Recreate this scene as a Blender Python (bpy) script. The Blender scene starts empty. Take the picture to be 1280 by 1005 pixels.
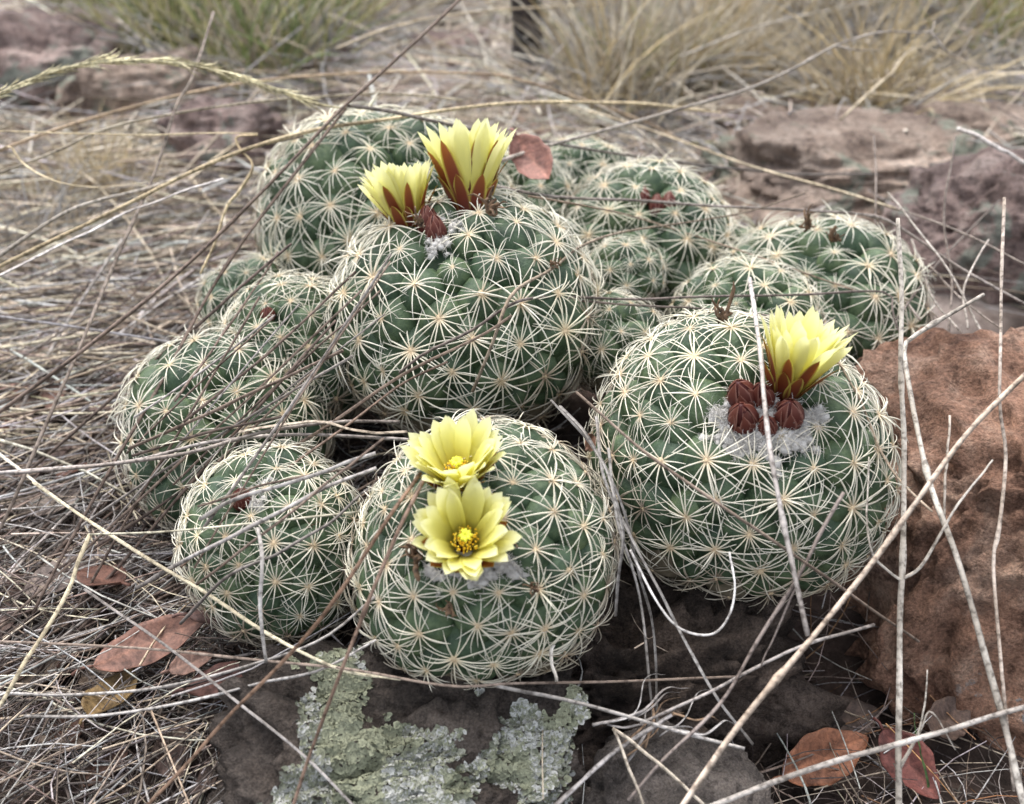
import bpy, bmesh, math
import numpy as np
from mathutils import Vector, Matrix

rng = np.random.default_rng(11)
SC = bpy.context.scene
COL = SC.collection
R = math.radians

# ------------------------------------------------------------------ camera, world, sun, exposure
CAM = np.array([0.0, 0.0, 0.33])
PITCH = R(33.0)
F = 640.0 / math.tan(R(27.5))            # focal length in photo pixels (1280 wide)
cam_d = bpy.data.cameras.new("camera")
cam = bpy.data.objects.new("camera", cam_d)
COL.objects.link(cam)
cam.location = CAM
cam.rotation_euler = (math.pi / 2 - PITCH, 0, 0)
cam_d.sensor_width = 36.0
cam_d.lens = 18.0 / math.tan(R(27.5))
cam_d.clip_start = 0.01
cam_d.clip_end = 200.0
cam_d.dof.use_dof = True
cam_d.dof.focus_distance = 0.40
cam_d.dof.aperture_fstop = 9.5
SC.camera = cam

SUN_EL, SUN_AZ = R(66), R(-25)           # azimuth measured clockwise from +Y
world = bpy.data.worlds.new("World")
SC.world = world
world.use_nodes = True
wn = world.node_tree
bg = wn.nodes["Background"]
sky = wn.nodes.new("ShaderNodeTexSky")
sky.sky_type = 'NISHITA'
sky.sun_disc = False
sky.sun_elevation = SUN_EL
sky.sun_rotation = SUN_AZ
sky.dust_density = 3.0
hs = wn.nodes.new("ShaderNodeHueSaturation")   # cloud cover: almost colourless skylight
hs.inputs["Saturation"].default_value = 0.36
wn.links.new(sky.outputs[0], hs.inputs["Color"])
wn.links.new(hs.outputs[0], bg.inputs["Color"])
bg.inputs["Strength"].default_value = 0.15
sun_d = bpy.data.lights.new("sun", 'SUN')
sun_d.energy = 1.2
sun_d.angle = R(50)
sun_d.color = (1.0, 0.98, 0.955)
sun = bpy.data.objects.new("sun", sun_d)
COL.objects.link(sun)
sdir = Vector((math.sin(SUN_AZ) * math.cos(SUN_EL), math.cos(SUN_AZ) * math.cos(SUN_EL), math.sin(SUN_EL)))
sun.rotation_euler = sdir.to_track_quat('Z', 'Y').to_euler()
sun.location = (0, 0, 3)
SC.view_settings.view_transform = 'Standard'
SC.view_settings.look = 'None'
SC.view_settings.gamma = 1.0
SC.view_settings.exposure = 1.45
SC.view_settings.use_curve_mapping = False
SC.render.engine = 'CYCLES'
SC.cycles.use_denoising = True
SC.cycles.max_bounces = 8
SC.cycles.transparent_max_bounces = 8

# ------------------------------------------------------------------ pixel -> world helpers
FW = np.array([0, math.cos(PITCH), -math.sin(PITCH)])
UP = np.array([0, math.sin(PITCH), math.cos(PITCH)])
RT = np.array([1.0, 0, 0])


def ray(px, py):
    return FW + RT * ((px - 640) / F) - UP * ((py - 502.5) / F)


def P(px, py, d):
    return CAM + ray(px, py) * d


# ------------------------------------------------------------------ noise
def _hash(ix, iy, iz, seed):
    h = (ix.astype(np.int64) * 374761393 + iy.astype(np.int64) * 668265263 + iz.astype(np.int64) * 1274126177 + seed * 974711) & 0xFFFFFFFF
    h = ((h ^ (h >> 13)) * 1103515245) & 0xFFFFFFFF
    h = ((h ^ (h >> 15)) * 2246822519) & 0xFFFFFFFF
    h = h ^ (h >> 16)
    return (h & 0xFFFFFF) / float(0xFFFFFF) * 2 - 1


def vnoise(p, seed=0):
    p = np.asarray(p, float)
    i = np.floor(p).astype(np.int64)
    f = p - i
    f = f * f * f * (f * (f * 6 - 15) + 10)
    out = 0
    for dx in (0, 1):
        for dy in (0, 1):
            for dz in (0, 1):
                w = (f[..., 0] if dx else 1 - f[..., 0]) * (f[..., 1] if dy else 1 - f[..., 1]) * (f[..., 2] if dz else 1 - f[..., 2])
                out = out + w * _hash(i[..., 0] + dx, i[..., 1] + dy, i[..., 2] + dz, seed)
    return out


def fbm(p, octv=4, seed=0, gain=0.5):
    out, a, f = 0, 1.0, 1.0
    for o in range(octv):
        out = out + a * vnoise(np.asarray(p) * f + 17.3 * o, seed + o)
        a *= gain
        f *= 2.03
    return out


def H(x, y):
    x = np.asarray(x, float)
    y = np.asarray(y, float)
    p = np.stack([x, y, np.zeros_like(x)], -1)
    h = 0.042 * np.exp(-((x - 0.02) / 0.22) ** 2 - ((y - 0.47) / 0.17) ** 2)
    h = h - 0.022 * np.exp(-((x - 0.10) / 0.14) ** 2 - ((y - 0.22) / 0.09) ** 2)
    h = h - 0.034 * np.exp(-((x - 0.24) / 0.10) ** 2 - ((y - 0.27) / 0.065) ** 2)
    h = h - 0.050 * np.exp(-((x - 0.135) / 0.045) ** 2 - ((y - 0.305) / 0.045) ** 2)
    h = h - 0.065 * np.exp(-((x - 0.29) / 0.07) ** 2 - ((y - 0.555) / 0.05) ** 2)
    h = h + 0.075 * np.clip(y - 0.75, 0, 18)
    h = h + 0.011 * fbm(p / 0.16, 3, 3) * (1 + np.clip(y - .8, 0, 3)) + 0.003 * fbm(p / 0.025, 2, 9)
    return h


_DG = np.concatenate([np.arange(.25, 1.2, .0025), np.arange(1.2, 4.0, .01), np.arange(4.0, 12, .05)])


def G(px, py):
    r = ray(px, py)
    q = CAM + r * _DG[:, None]
    hit = np.nonzero(q[:, 2] < H(q[:, 0], q[:, 1]))[0]
    i = int(hit[0]) if len(hit) else len(_DG) - 1
    return q[i], float(_DG[i])


# ------------------------------------------------------------------ materials
def new_mat(name):
    m = bpy.data.materials.new(name)
    m.use_nodes = True
    nt = m.node_tree
    b = nt.nodes["Principled BSDF"]
    b.inputs["Roughness"].default_value = 0.8
    b.inputs["Specular IOR Level"].default_value = 0.25
    return m, nt, b


def N(nt, kind, **kw):
    n = nt.nodes.new(kind)
    for k, v in kw.items():
        if k in n.inputs:
            n.inputs[k].default_value = v
        else:
            setattr(n, k, v)
    return n


def ramp(nt, fac, stops):
    r = nt.nodes.new("ShaderNodeValToRGB")
    e = r.color_ramp.elements
    while len(e) < len(stops):
        e.new(0.5)
    for k, (p, c) in enumerate(stops):
        e[k].position = p
        e[k].color = (*c, 1)
    nt.links.new(fac, r.inputs["Fac"])
    return r.outputs["Color"]


def noise(nt, scale, detail=5, rough=0.6, coord="Object", dist=0.0):
    tc = nt.nodes.new("ShaderNodeTexCoord")
    n = N(nt, "ShaderNodeTexNoise", Scale=scale, Detail=detail, Roughness=rough, Distortion=dist)
    nt.links.new(tc.outputs[coord], n.inputs["Vector"])
    return n.outputs["Fac"]


def mixc(nt, fac, a, b, mode='MIX'):
    m = nt.nodes.new("ShaderNodeMix")
    m.data_type = 'RGBA'
    m.blend_type = mode
    for s, v in ((m.inputs["Factor"], fac), (m.inputs["A"], a), (m.inputs["B"], b)):
        pass
    def put(sock, v):
        if hasattr(v, "is_output"):
            nt.links.new(v, sock)
        elif isinstance(v, (int, float)):
            sock.default_value = v
        else:
            sock.default_value = (*v, 1)
    put(m.inputs[0], fac)
    put(m.inputs[6], a)
    put(m.inputs[7], b)
    return m.outputs[2]


def bump(nt, b, height, strength, dist):
    bp = N(nt, "ShaderNodeBump", Strength=strength, Distance=dist)
    nt.links.new(height, bp.inputs["Height"])
    nt.links.new(bp.outputs[0], b.inputs["Normal"])


def attr(nt, name, out="Color"):
    a = nt.nodes.new("ShaderNodeAttribute")
    a.attribute_name = name
    return a.outputs[out]


def mat_soil():
    m, nt, b = new_mat("soil")
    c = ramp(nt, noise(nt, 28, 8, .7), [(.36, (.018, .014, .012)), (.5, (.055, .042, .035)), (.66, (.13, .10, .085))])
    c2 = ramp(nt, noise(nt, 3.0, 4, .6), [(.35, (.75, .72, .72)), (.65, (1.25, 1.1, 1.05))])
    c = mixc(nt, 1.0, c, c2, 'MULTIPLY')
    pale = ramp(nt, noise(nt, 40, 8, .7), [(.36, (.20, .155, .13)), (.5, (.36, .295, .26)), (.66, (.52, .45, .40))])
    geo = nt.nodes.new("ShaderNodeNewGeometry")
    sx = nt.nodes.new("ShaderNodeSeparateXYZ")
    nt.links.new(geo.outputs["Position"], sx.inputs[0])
    ad = N(nt, "ShaderNodeMath", operation='MULTIPLY_ADD')          # soil round the mound darkened to stand for shade, stony dust up the slope
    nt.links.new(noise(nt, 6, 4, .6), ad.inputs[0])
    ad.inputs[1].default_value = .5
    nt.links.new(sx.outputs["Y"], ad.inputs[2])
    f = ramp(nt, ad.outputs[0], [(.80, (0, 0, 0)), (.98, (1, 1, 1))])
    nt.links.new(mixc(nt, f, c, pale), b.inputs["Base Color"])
    b.inputs["Roughness"].default_value = .95
    bump(nt, b, noise(nt, 220, 6, .7), .7, .004)
    return m


def mat_strand(name, rough=.72):
    """dry grass: colour comes from each strand's own attribute, with weathering specks"""
    m, nt, b = new_mat(name)
    sp = ramp(nt, noise(nt, 420, 3, .6), [(.37, (.48, .46, .45)), (.48, (.98, .98, .98)), (.64, (1.28, 1.27, 1.26))])
    sp2 = ramp(nt, noise(nt, 45, 2, .5), [(.36, (.70, .67, .64)), (.64, (1.2, 1.2, 1.2))])
    c = mixc(nt, 1.0, attr(nt, "col"), sp, 'MULTIPLY')
    c = mixc(nt, 1.0, c, sp2, 'MULTIPLY')
    nt.links.new(c, b.inputs["Base Color"])
    b.inputs["Roughness"].default_value = rough
    bump(nt, b, noise(nt, 900, 2, .5), .35, .0006)
    return m


def mat_rock(name, cols, scale, lichen=None, bumpd=.006, speck=None):
    m, nt, b = new_mat(name)
    c = ramp(nt, noise(nt, scale, 10, .68, dist=.4), [(.36, cols[0]), (.5, cols[1]), (.64, cols[2])])
    big = ramp(nt, noise(nt, scale * .18, 3, .6), [(.38, (.60, .57, .56)), (.62, (1.25, 1.18, 1.12))])
    c = mixc(nt, 1.0, c, big, 'MULTIPLY')
    pit = ramp(nt, noise(nt, scale * 6, 4, .7), [(.37, (.52, .50, .49)), (.46, (1, 1, 1)), (.62, (1.2, 1.18, 1.16))])
    c = mixc(nt, 1.0, c, pit, 'MULTIPLY')
    gr = ramp(nt, noise(nt, scale * 32, 3, .7), [(.36, (.68, .66, .65)), (.5, (1, 1, 1)), (.64, (1.35, 1.33, 1.31))])
    c = mixc(nt, 1.0, c, gr, 'MULTIPLY')
    if speck:
        f = ramp(nt, noise(nt, scale * 3.5, 6, .75), [(.60, (0, 0, 0)), (.66, (1, 1, 1))])
        g = ramp(nt, noise(nt, scale * .3, 2, .5), [(.52, (0, 0, 0)), (.60, (1, 1, 1))])
        fg = mixc(nt, 1.0, f, g, 'MULTIPLY')
        c = mixc(nt, fg, c, speck)
    if lichen:
        f = ramp(nt, noise(nt, scale * .55, 8, .7, dist=.8), [(.53, (0, 0, 0)), (.57, (1, 1, 1))])
        lc = ramp(nt, noise(nt, scale * 5, 4, .7), [(.3, tuple(v * .55 for v in lichen)), (.65, lichen)])
        c = mixc(nt, f, c, lc)
    nt.links.new(c, b.inputs["Base Color"])
    b.inputs["Roughness"].default_value = .92
    h = nt.nodes.new("ShaderNodeMath")
    h.operation = 'ADD'
    nt.links.new(noise(nt, scale * 2.2, 10, .75), h.inputs[0])
    nt.links.new(noise(nt, scale * 7, 6, .75), h.inputs[1])
    h2 = nt.nodes.new("ShaderNodeMath")
    h2.operation = 'MULTIPLY_ADD'
    nt.links.new(noise(nt, scale * 26, 4, .7), h2.inputs[0])
    h2.inputs[1].default_value = .35
    nt.links.new(h.outputs[0], h2.inputs[2])
    bump(nt, b, h2.outputs[0], 1.0, bumpd * 1.6)
    return m


def mat_attr(name, rough=.85, trans=0.0, var=None):
    m, nt, b = new_mat(name)
    c = attr(nt, "col")
    if var:
        c = mixc(nt, 1.0, c, ramp(nt, noise(nt, var, 4, .7), [(.3, (.65, .65, .65)), (.7, (1.2, 1.2, 1.2))]), 'MULTIPLY')
    nt.links.new(c, b.inputs["Base Color"])
    b.inputs["Roughness"].default_value = rough
    if trans:
        out = nt.nodes["Material Output"]
        t = nt.nodes.new("ShaderNodeBsdfTranslucent")
        nt.links.new(c, t.inputs["Color"])
        mx = N(nt, "ShaderNodeMixShader", Fac=trans)
        nt.links.new(b.outputs[0], mx.inputs[1])
        nt.links.new(t.outputs[0], mx.inputs[2])
        nt.links.new(mx.outputs[0], out.inputs["Surface"])
    return m


def mat_skin():
    m, nt, b = new_mat("cactus_skin")
    oi = nt.nodes.new("ShaderNodeObjectInfo")
    c = ramp(nt, noise(nt, 1.6, 6, .65), [(.36, (.031, .060, .031)), (.52, (.058, .098, .049)), (.68, (.102, .150, .078))])
    v = ramp(nt, oi.outputs["Random"], [(0, (.62, .70, .70)), (1, (1.22, 1.12, 1.0))])
    c = mixc(nt, 1.0, c, v, 'MULTIPLY')
    fl = ramp(nt, noise(nt, 14, 3, .7), [(.68, (0, 0, 0)), (.75, (1, 1, 1))])
    c = mixc(nt, mixc(nt, 1.0, fl, (.45, .45, .45), 'MULTIPLY'), c, (.30, .33, .28))
    nt.links.new(c, b.inputs["Base Color"])
    b.inputs["Roughness"].default_value = .5
    b.inputs["Specular IOR Level"].default_value = .4
    bump(nt, b, noise(nt, 9, 5, .65), .25, .05)
    return m


def mat_spine(name, stops):
    m, nt, b = new_mat(name)
    oi = nt.nodes.new("ShaderNodeObjectInfo")
    c = ramp(nt, attr(nt, "t", "Fac"), stops)
    v = ramp(nt, oi.outputs["Random"], [(0, (.80, .78, .74)), (.6, (1, 1, 1)), (1, (1.08, 1.06, .98))])
    nt.links.new(mixc(nt, 1.0, c, v, 'MULTIPLY'), b.inputs["Base Color"])
    b.inputs["Roughness"].default_value = .45
    return m


def mat_petal(name, mid, edge=None):
    """colour runs along the petal's own length (t) and, for sepals, across its width (s)"""
    m, nt, b = new_mat(name)
    c = ramp(nt, attr(nt, "t", "Fac"), mid)
    if edge:
        f = ramp(nt, attr(nt, "s", "Fac"), [(.62, (0, 0, 0)), (1.0, (1, 1, 1))])
        f = mixc(nt, 1.0, f, ramp(nt, attr(nt, "t", "Fac"), [(.15, (0, 0, 0)), (.6, (1, 1, 1))]), 'MULTIPLY')
        c = mixc(nt, f, c, edge)
    vein = nt.nodes.new("ShaderNodeTexWave")
    c = mixc(nt, 1.0, c, ramp(nt, noise(nt, 9, 3, .6), [(.3, (.90, .88, .82)), (.7, (1.06, 1.06, 1.06))]), 'MULTIPLY')
    nt.nodes.remove(vein)
    nt.links.new(c, b.inputs["Base Color"])
    b.inputs["Roughness"].default_value = .45
    b.inputs["Specular IOR Level"].default_value = .35
    out = nt.nodes["Material Output"]
    t = nt.nodes.new("ShaderNodeBsdfTranslucent")
    nt.links.new(c, t.inputs["Color"])
    mx = N(nt, "ShaderNodeMixShader", Fac=.46)
    nt.links.new(b.outputs[0], mx.inputs[1])
    nt.links.new(t.outputs[0], mx.inputs[2])
    nt.links.new(mx.outputs[0], out.inputs["Surface"])
    return m


def mat_plain(name, c1, c2, scale, rough=.8):
    m, nt, b = new_mat(name)
    nt.links.new(ramp(nt, noise(nt, scale, 4, .6), [(.3, c1), (.7, c2)]), b.inputs["Base Color"])
    b.inputs["Roughness"].default_value = rough
    return m


def mat_leaf():
    m, nt, b = new_mat("dead_leaf")
    c = attr(nt, "col")
    c = mixc(nt, 1.0, c, ramp(nt, noise(nt, 120, 6, .7), [(.36, (.38, .34, .32)), (.5, (.95, .95, .95)), (.66, (1.3, 1.28, 1.25))]), 'MULTIPLY')
    c = mixc(nt, 1.0, c, ramp(nt, noise(nt, 700, 3, .7), [(.36, (.7, .7, .7)), (.6, (1.1, 1.1, 1.1))]), 'MULTIPLY')
    c = mixc(nt, 1.0, c, ramp(nt, attr(nt, "vein", "Fac"), [(.0, (1, 1, 1)), (1.0, (1.5, 1.45, 1.35))]), 'MULTIPLY')
    nt.links.new(c, b.inputs["Base Color"])
    b.inputs["Roughness"].default_value = .6
    bump(nt, b, noise(nt, 260, 4, .6), .4, .0015)
    return m


M = {}
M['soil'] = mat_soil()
M['straw'] = mat_strand("dry_grass")
M['boulder'] = mat_rock("reddish_boulder", [(.20, .112, .078), (.40, .245, .175), (.56, .41, .32)], 20, None, .0045, (.42, .42, .40))
M['darkrock'] = mat_rock("dark_rock", [(.045, .036, .030), (.115, .090, .075), (.215, .175, .15)], 34, None, .006)
M['greyrock'] = mat_rock("grey_rock", [(.11, .10, .093), (.22, .20, .185), (.34, .31, .285)], 38, None, .004, (.45, .44, .30))
M['lichenrock'] = mat_rock("grey_brown_rock", [(.07, .06, .053), (.15, .128, .112), (.26, .23, .205)], 34, None, .006)
M['brownrock'] = mat_rock("brown_background_rock", [(.27, .21, .175), (.47, .385, .325), (.60, .52, .455)], 22, (.36, .37, .29), .006)
M['mauverock'] = mat_rock("mauve_rock", [(.17, .13, .12), (.34, .265, .25), (.48, .41, .385)], 22, (.36, .37, .31), .006)
M['lichen'] = mat_attr("lichen", .9, 0, 900)
M['skin'] = mat_skin()
M['cork'] = mat_plain("corky_skin", (.10, .085, .055), (.22, .18, .125), 2.5, .9)
M['spine'] = mat_spine("young_spine", [(0, (.42, .27, .15)), (.10, (.62, .53, .38)), (.26, (.71, .67, .55)), (1, (.75, .72, .63))])
M['oldspine'] = mat_spine("old_spine", [(0, (.16, .10, .07)), (.15, (.34, .28, .21)), (.5, (.52, .47, .38)), (1, (.46, .41, .33))])
M['areole'] = mat_plain("areole_felt", (.45, .32, .19), (.68, .56, .38), 30, .95)
M['wool'] = mat_plain("white_wool", (.46, .44, .41), (.62, .60, .57), 300, .95)
M['petal'] = mat_petal("yellow_petal", [(0, (.55, .47, .05)), (.3, (.80, .755, .17)), (.65, (.86, .84, .34)), (1, (.90, .895, .60))])
M['sepal'] = mat_petal("brown_sepal", [(0, (.10, .016, .012)), (.5, (.20, .042, .018)), (1, (.30, .11, .03))], (.66, .60, .12))
M['bud'] = mat_petal("bud_scale", [(0, (.09, .018, .016)), (.6, (.12, .025, .022)), (1, (.20, .065, .045))], (.40, .20, .16))
M['stigma'] = mat_plain("stigma", (.62, .64, .05), (.80, .80, .10), 200, .5)
M['stamen'] = mat_attr("stamen", .6)
M['dried'] = mat_plain("withered_flower", (.045, .032, .024), (.24, .15, .09), 350, .9)
M['leaf'] = mat_leaf()
M['wood'] = mat_rock("charred_wood", [(.02, .018, .017), (.06, .052, .05), (.12, .10, .095)], 40, None, .004)
M['green'] = mat_attr("grass_blade", .6, .25, 60)


# ------------------------------------------------------------------ mesh helpers
def mesh(name, V, quads=None, tris=None, mats=(), attrs=None, smooth=True, midx=None):
    me = bpy.data.meshes.new(name)
    V = np.asarray(V, np.float32)
    me.vertices.add(len(V))
    me.vertices.foreach_set("co", V.ravel())
    q = np.zeros((0, 4), np.int32) if quads is None else np.asarray(quads, np.int32).reshape(-1, 4)
    t = np.zeros((0, 3), np.int32) if tris is None else np.asarray(tris, np.int32).reshape(-1, 3)
    idx = np.concatenate([q.ravel(), t.ravel()]).astype(np.int32)
    st = np.concatenate([np.arange(len(q)) * 4, len(q) * 4 + np.arange(len(t)) * 3]).astype(np.int32)
    me.loops.add(len(idx))
    me.loops.foreach_set("vertex_index", idx)
    me.polygons.add(len(st))
    me.polygons.foreach_set("loop_start", st)
    if smooth:
        me.polygons.foreach_set("use_smooth", np.ones(len(st), bool))
    for k, v in (attrs or {}).items():
        v = np.asarray(v, np.float32)
        if v.ndim == 1:
            a = me.attributes.new(k, 'FLOAT', 'POINT')
            a.data.foreach_set("value", v)
        else:
            a = me.attributes.new(k, 'FLOAT_COLOR', 'POINT')
            c = np.ones((len(v), 4), np.float32)
            c[:, :3] = v
            a.data.foreach_set("color", c.ravel())
    for m in mats:
        me.materials.append(m)
    if midx is not None:
        me.polygons.foreach_set("material_index", np.asarray(midx, np.int32))
    me.update(calc_edges=True)
    me.validate()
    return me


def obj(name, me, parent=None, loc=None, mat=None):
    o = bpy.data.objects.new(name, me)
    COL.objects.link(o)
    if parent is not None:
        o.parent = parent
    if mat is not None:
        o.matrix_local = mat
    elif loc is not None:
        o.location = loc
    return o


def tag(o, label=None, cat=None, group=None, kind=None):
    for k, v in (("label", label), ("category", cat), ("group", group), ("kind", kind)):
        if v:
            o[k] = v
    return o


def strands(pts, rad, cols, sides=3, flat=1.0, taper=None, tint=None):
    """M strands x K points -> arrays for one mesh; every strand is a thin solid tube"""
    pts = np.asarray(pts, float)
    Mn, K, _ = pts.shape
    tan = np.gradient(pts, axis=1)
    tan /= np.linalg.norm(tan, axis=2, keepdims=True) + 1e-12
    ref = np.zeros_like(tan)
    ref[..., 2] = 1
    steep = np.abs(tan[..., 2:3]).max(axis=1, keepdims=True) > .93
    ref = np.where(steep, np.array([1.0, 0.3, 0]), ref)
    side = np.cross(tan, ref)
    side /= np.linalg.norm(side, axis=2, keepdims=True) + 1e-12
    up = np.cross(side, tan)
    if taper is None:
        taper = np.linspace(1, .55, K)
    rr = np.asarray(rad)[:, None] * np.asarray(taper)[None, :]
    V = np.zeros((Mn, K, sides, 3))
    ph = rng.uniform(0, 2 * np.pi, Mn)
    for s in range(sides):
        a = 2 * np.pi * s / sides
        cs, sn = np.cos(a), np.sin(a) * flat
        if flat == 1.0:
            cs, sn = np.cos(a + ph)[:, None, None], np.sin(a + ph)[:, None, None]
        V[:, :, s] = pts + (side * cs + up * sn) * rr[..., None]
    base = (np.arange(Mn) * K * sides)[:, None, None]
    k = (np.arange(K - 1) * sides)[None, :, None]
    s0 = np.arange(sides)[None, None, :]
    s1 = (s0 + 1) % sides
    q = np.stack([base + k + s0, base + k + s1, base + k + sides + s1, base + k + sides + s0], -1).reshape(-1, 4)
    C = np.repeat(np.asarray(cols)[:, None, :], K * sides, axis=1)
    if tint is not None:
        C = C * np.repeat(np.asarray(tint), sides)[None, :, None]
    return V.reshape(-1, 3), q, C.reshape(-1, 3)


def catmull(p, n):
    p = np.asarray(p, float)
    if len(p) == 2:
        return p[0] + (p[1] - p[0]) * np.linspace(0, 1, n)[:, None]
    q = np.vstack([2 * p[0] - p[1], p, 2 * p[-1] - p[-2]])
    seg = np.linalg.norm(np.diff(p, axis=0), axis=1)
    cum = np.concatenate([[0], np.cumsum(seg)]) / seg.sum()
    out = []
    for t in np.linspace(0, 1, n):
        i = min(int(np.searchsorted(cum, t, side='right')) - 1, len(p) - 2)
        u = (t - cum[i]) / max(cum[i + 1] - cum[i], 1e-9)
        a, b, c, d = q[i], q[i + 1], q[i + 2], q[i + 3]
        out.append(.5 * (2 * b + (c - a) * u + (2 * a - 5 * b + 4 * c - d) * u ** 2 + (3 * b - 3 * c + d - a) * u ** 3))
    return np.array(out)


def tube(pts, rad, sides=7, flat=1.0):
    """one capped tube; rad per point"""
    pts = np.asarray(pts, float)
    K = len(pts)
    tan = np.gradient(pts, axis=0)
    tan /= np.linalg.norm(tan, axis=1, keepdims=True) + 1e-12
    nrm = np.cross(tan[0], [0.13, .2, 1.0])
    if np.linalg.norm(nrm) < .1:
        nrm = np.cross(tan[0], [1.0, .1, 0])
    nrm /= np.linalg.norm(nrm)
    V = []
    for k in range(K):
        nrm = nrm - tan[k] * nrm.dot(tan[k])
        nrm /= np.linalg.norm(nrm)
        b = np.cross(tan[k], nrm)
        for s in range(sides):
            a = 2 * np.pi * s / sides
            V.append(pts[k] + rad[k] * (nrm * np.cos(a) + b * np.sin(a) * flat))
    q = [(k * sides + s, k * sides + (s + 1) % sides, (k + 1) * sides + (s + 1) % sides, (k + 1) * sides + s) for k in range(K - 1) for s in range(sides)]
    V.append(pts[0]); V.append(pts[-1])
    n0 = K * sides
    t = [(n0, (s + 1) % sides, s) for s in range(sides)] + [(n0 + 1, (K - 1) * sides + s, (K - 1) * sides + (s + 1) % sides) for s in range(sides)]
    return np.array(V), np.array(q), np.array(t)


# ------------------------------------------------------------------ ground
def build_ground():
    n = 330
    u = np.linspace(-1, 1, n)
    xs = .16 * np.sinh(6 * u)
    ys = .5 + .16 * np.sinh(6 * u)
    X, Y = np.meshgrid(xs, ys)
    Z = H(X, Y)
    V = np.stack([X, Y, Z], -1).reshape(-1, 3)
    i = np.arange(n * n).reshape(n, n)
    q = np.stack([i[:-1, :-1], i[:-1, 1:], i[1:, 1:], i[1:, :-1]], -1).reshape(-1, 4)
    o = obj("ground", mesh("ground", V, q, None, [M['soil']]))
    tag(o, "brown stony soil under the dry grass litter", "ground", kind="structure")


build_ground()


# ------------------------------------------------------------------ rocks
ROCKS = []


def rock_mesh(name, radii, seed, mat, sub=5, cuts=(), amp=.16, power=.75, fine=.03, freq=1.6):
    bm = bmesh.new()
    bmesh.ops.create_icosphere(bm, subdivisions=sub, radius=1)
    V = np.array([v.co[:] for v in bm.verts])
    Fc = np.array([[v.index for v in f.verts] for f in bm.faces])
    bm.free()
    d = V.copy()
    S = np.sign(V) * np.abs(V) ** power
    S = S / np.linalg.norm(S, axis=1, keepdims=True) * (np.linalg.norm(S, axis=1, keepdims=True) ** .8)
    V = S * (1 + amp * fbm(d * freq, 4, seed)[:, None])
    for nrm, dist in cuts:
        nrm = np.array(nrm, float)
        nrm /= np.linalg.norm(nrm)
        ex = V @ nrm - dist
        V = V - np.where(ex > 0, ex * .88, 0)[:, None] * nrm
    V = V + d * (fine * fbm(d * 6, 5, seed + 5, .62))[:, None] - d * (fine * 1.2 * np.abs(vnoise(d * 9, seed + 8)))[:, None]
    return mesh(name, V * np.array(radii), None, Fc, [mat])


def rock(name, label, c, radii, seed, mat, rot=(0, 0, 0), group=None, **kw):
    o = obj(name, rock_mesh(name, radii, seed, mat, **kw))
    o.location = c
    o.rotation_euler = rot
    tag(o, label, "rock", group)
    ROCKS.append((np.array(c), float(min(radii)) * .9))
    return o


boulder = rock("boulder", "large reddish-brown boulder with rough top beside the single-flower cactus", (.280, .350, .002), (.140, .104, .116), 4, M['boulder'],
               rot=(R(-4), R(3), R(-6)), sub=6, cuts=(((-.72, -.3, -.62), .86), ((0.03, -.12, 1), .80), ((-.30, -1, .12), .74), ((-1, -.15, .10), .84), ((-.7, -.7, .5), .88), ((.4, -1, -.2), .8)), amp=.12, fine=.05)
lichen_rock = rock("lichen_rock", "brown rock crusted with pale green lichen under the two-flower cactus", tuple(P(500, 985, .378)), (.068, .046, .05), 12, M['lichenrock'],
                   rot=(R(8), R(4), R(12)), sub=6, cuts=(((.05, -.5, 1), .78),), amp=.26, fine=.09)
rock("dark_rock", "dark crumbly rock in the shade between the two-flower and single-flower cacti", tuple(P(775, 880, .425)), (.075, .045, .052), 21, M['darkrock'],
     rot=(0, 0, R(10)), sub=6, amp=.3, fine=.12, freq=2.2)
rock("grey_stone", "smooth grey stone with yellowish specks between dead leaves and thick straw", tuple(P(842, 1040, .372)), (.038, .036, .032), 31, M['greyrock'],
     rot=(0, 0, R(25)), sub=6, amp=.10, fine=.05)


def ground_rock(name, label, px, py, radii, seed, mat, rz=0, sink=.35, **kw):
    q, d = G(px, py)
    z = float(H(q[0], q[1])) + radii[2] * (1 - sink) - radii[2] * .35
    return rock(name, label, (q[0], q[1], z), radii, seed, mat, rot=(0, 0, R(rz)), **kw)


ground_rock("rock", "wide weathered brown rock with pale lichen behind the cactus mound", 1065, 250, (.14, .09, .050), 41, M['brownrock'], 8, amp=.2, fine=.045, freq=2.0, sub=6)
ground_rock("rock", "dull mauve rock above the dark hollow behind the boulder", 1250, 335, (.09, .07, .065), 51, M['mauverock'], -10, amp=.2, fine=.045, sub=6)
ground_rock("rock", "low pinkish rock among straw beneath the green grass tuft", 190, 165, (.07, .05, .04), 61, M['brownrock'], 15, sink=-.25, amp=.2, fine=.06)
ground_rock("rock", "pale lichen-patched stone in the straw next to the tall cactus", 285, 215, (.055, .045, .035), 71, M['mauverock'], -20, sink=-.25, amp=.2, fine=.06)
ground_rock("rock", "greyish mauve rock lying behind the curved awned grass head", 55, 140, (.10, .07, .05), 81, M['mauverock'], 5, sink=-.25, amp=.2, fine=.06)
ground_rock("rock", "small rusty rock slab at the foot of the golden grass tuft", 1190, 190, (.10, .05, .03), 91, M['brownrock'], 0, amp=.2, fine=.06)
for k, (px, py, s, mm) in enumerate([(560, 75, .05, 'mauverock'), (500, 45, .045, 'brownrock'), (1150, 150, .04, 'mauverock'), (930, 160, .045, 'brownrock'), (640, 120, .035, 'mauverock'),
                                     (30, 60, .06, 'mauverock'), (120, 60, .07, 'mauverock')]):
    ground_rock("stone", "small weathered stone lying in the faded grass beyond the cacti", px, py, (s, s * .8, s * .5), 100 + k, M[mm], k * 40, sub=4, amp=.2, fine=.06,
                group="small stones beyond the cacti")

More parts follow.
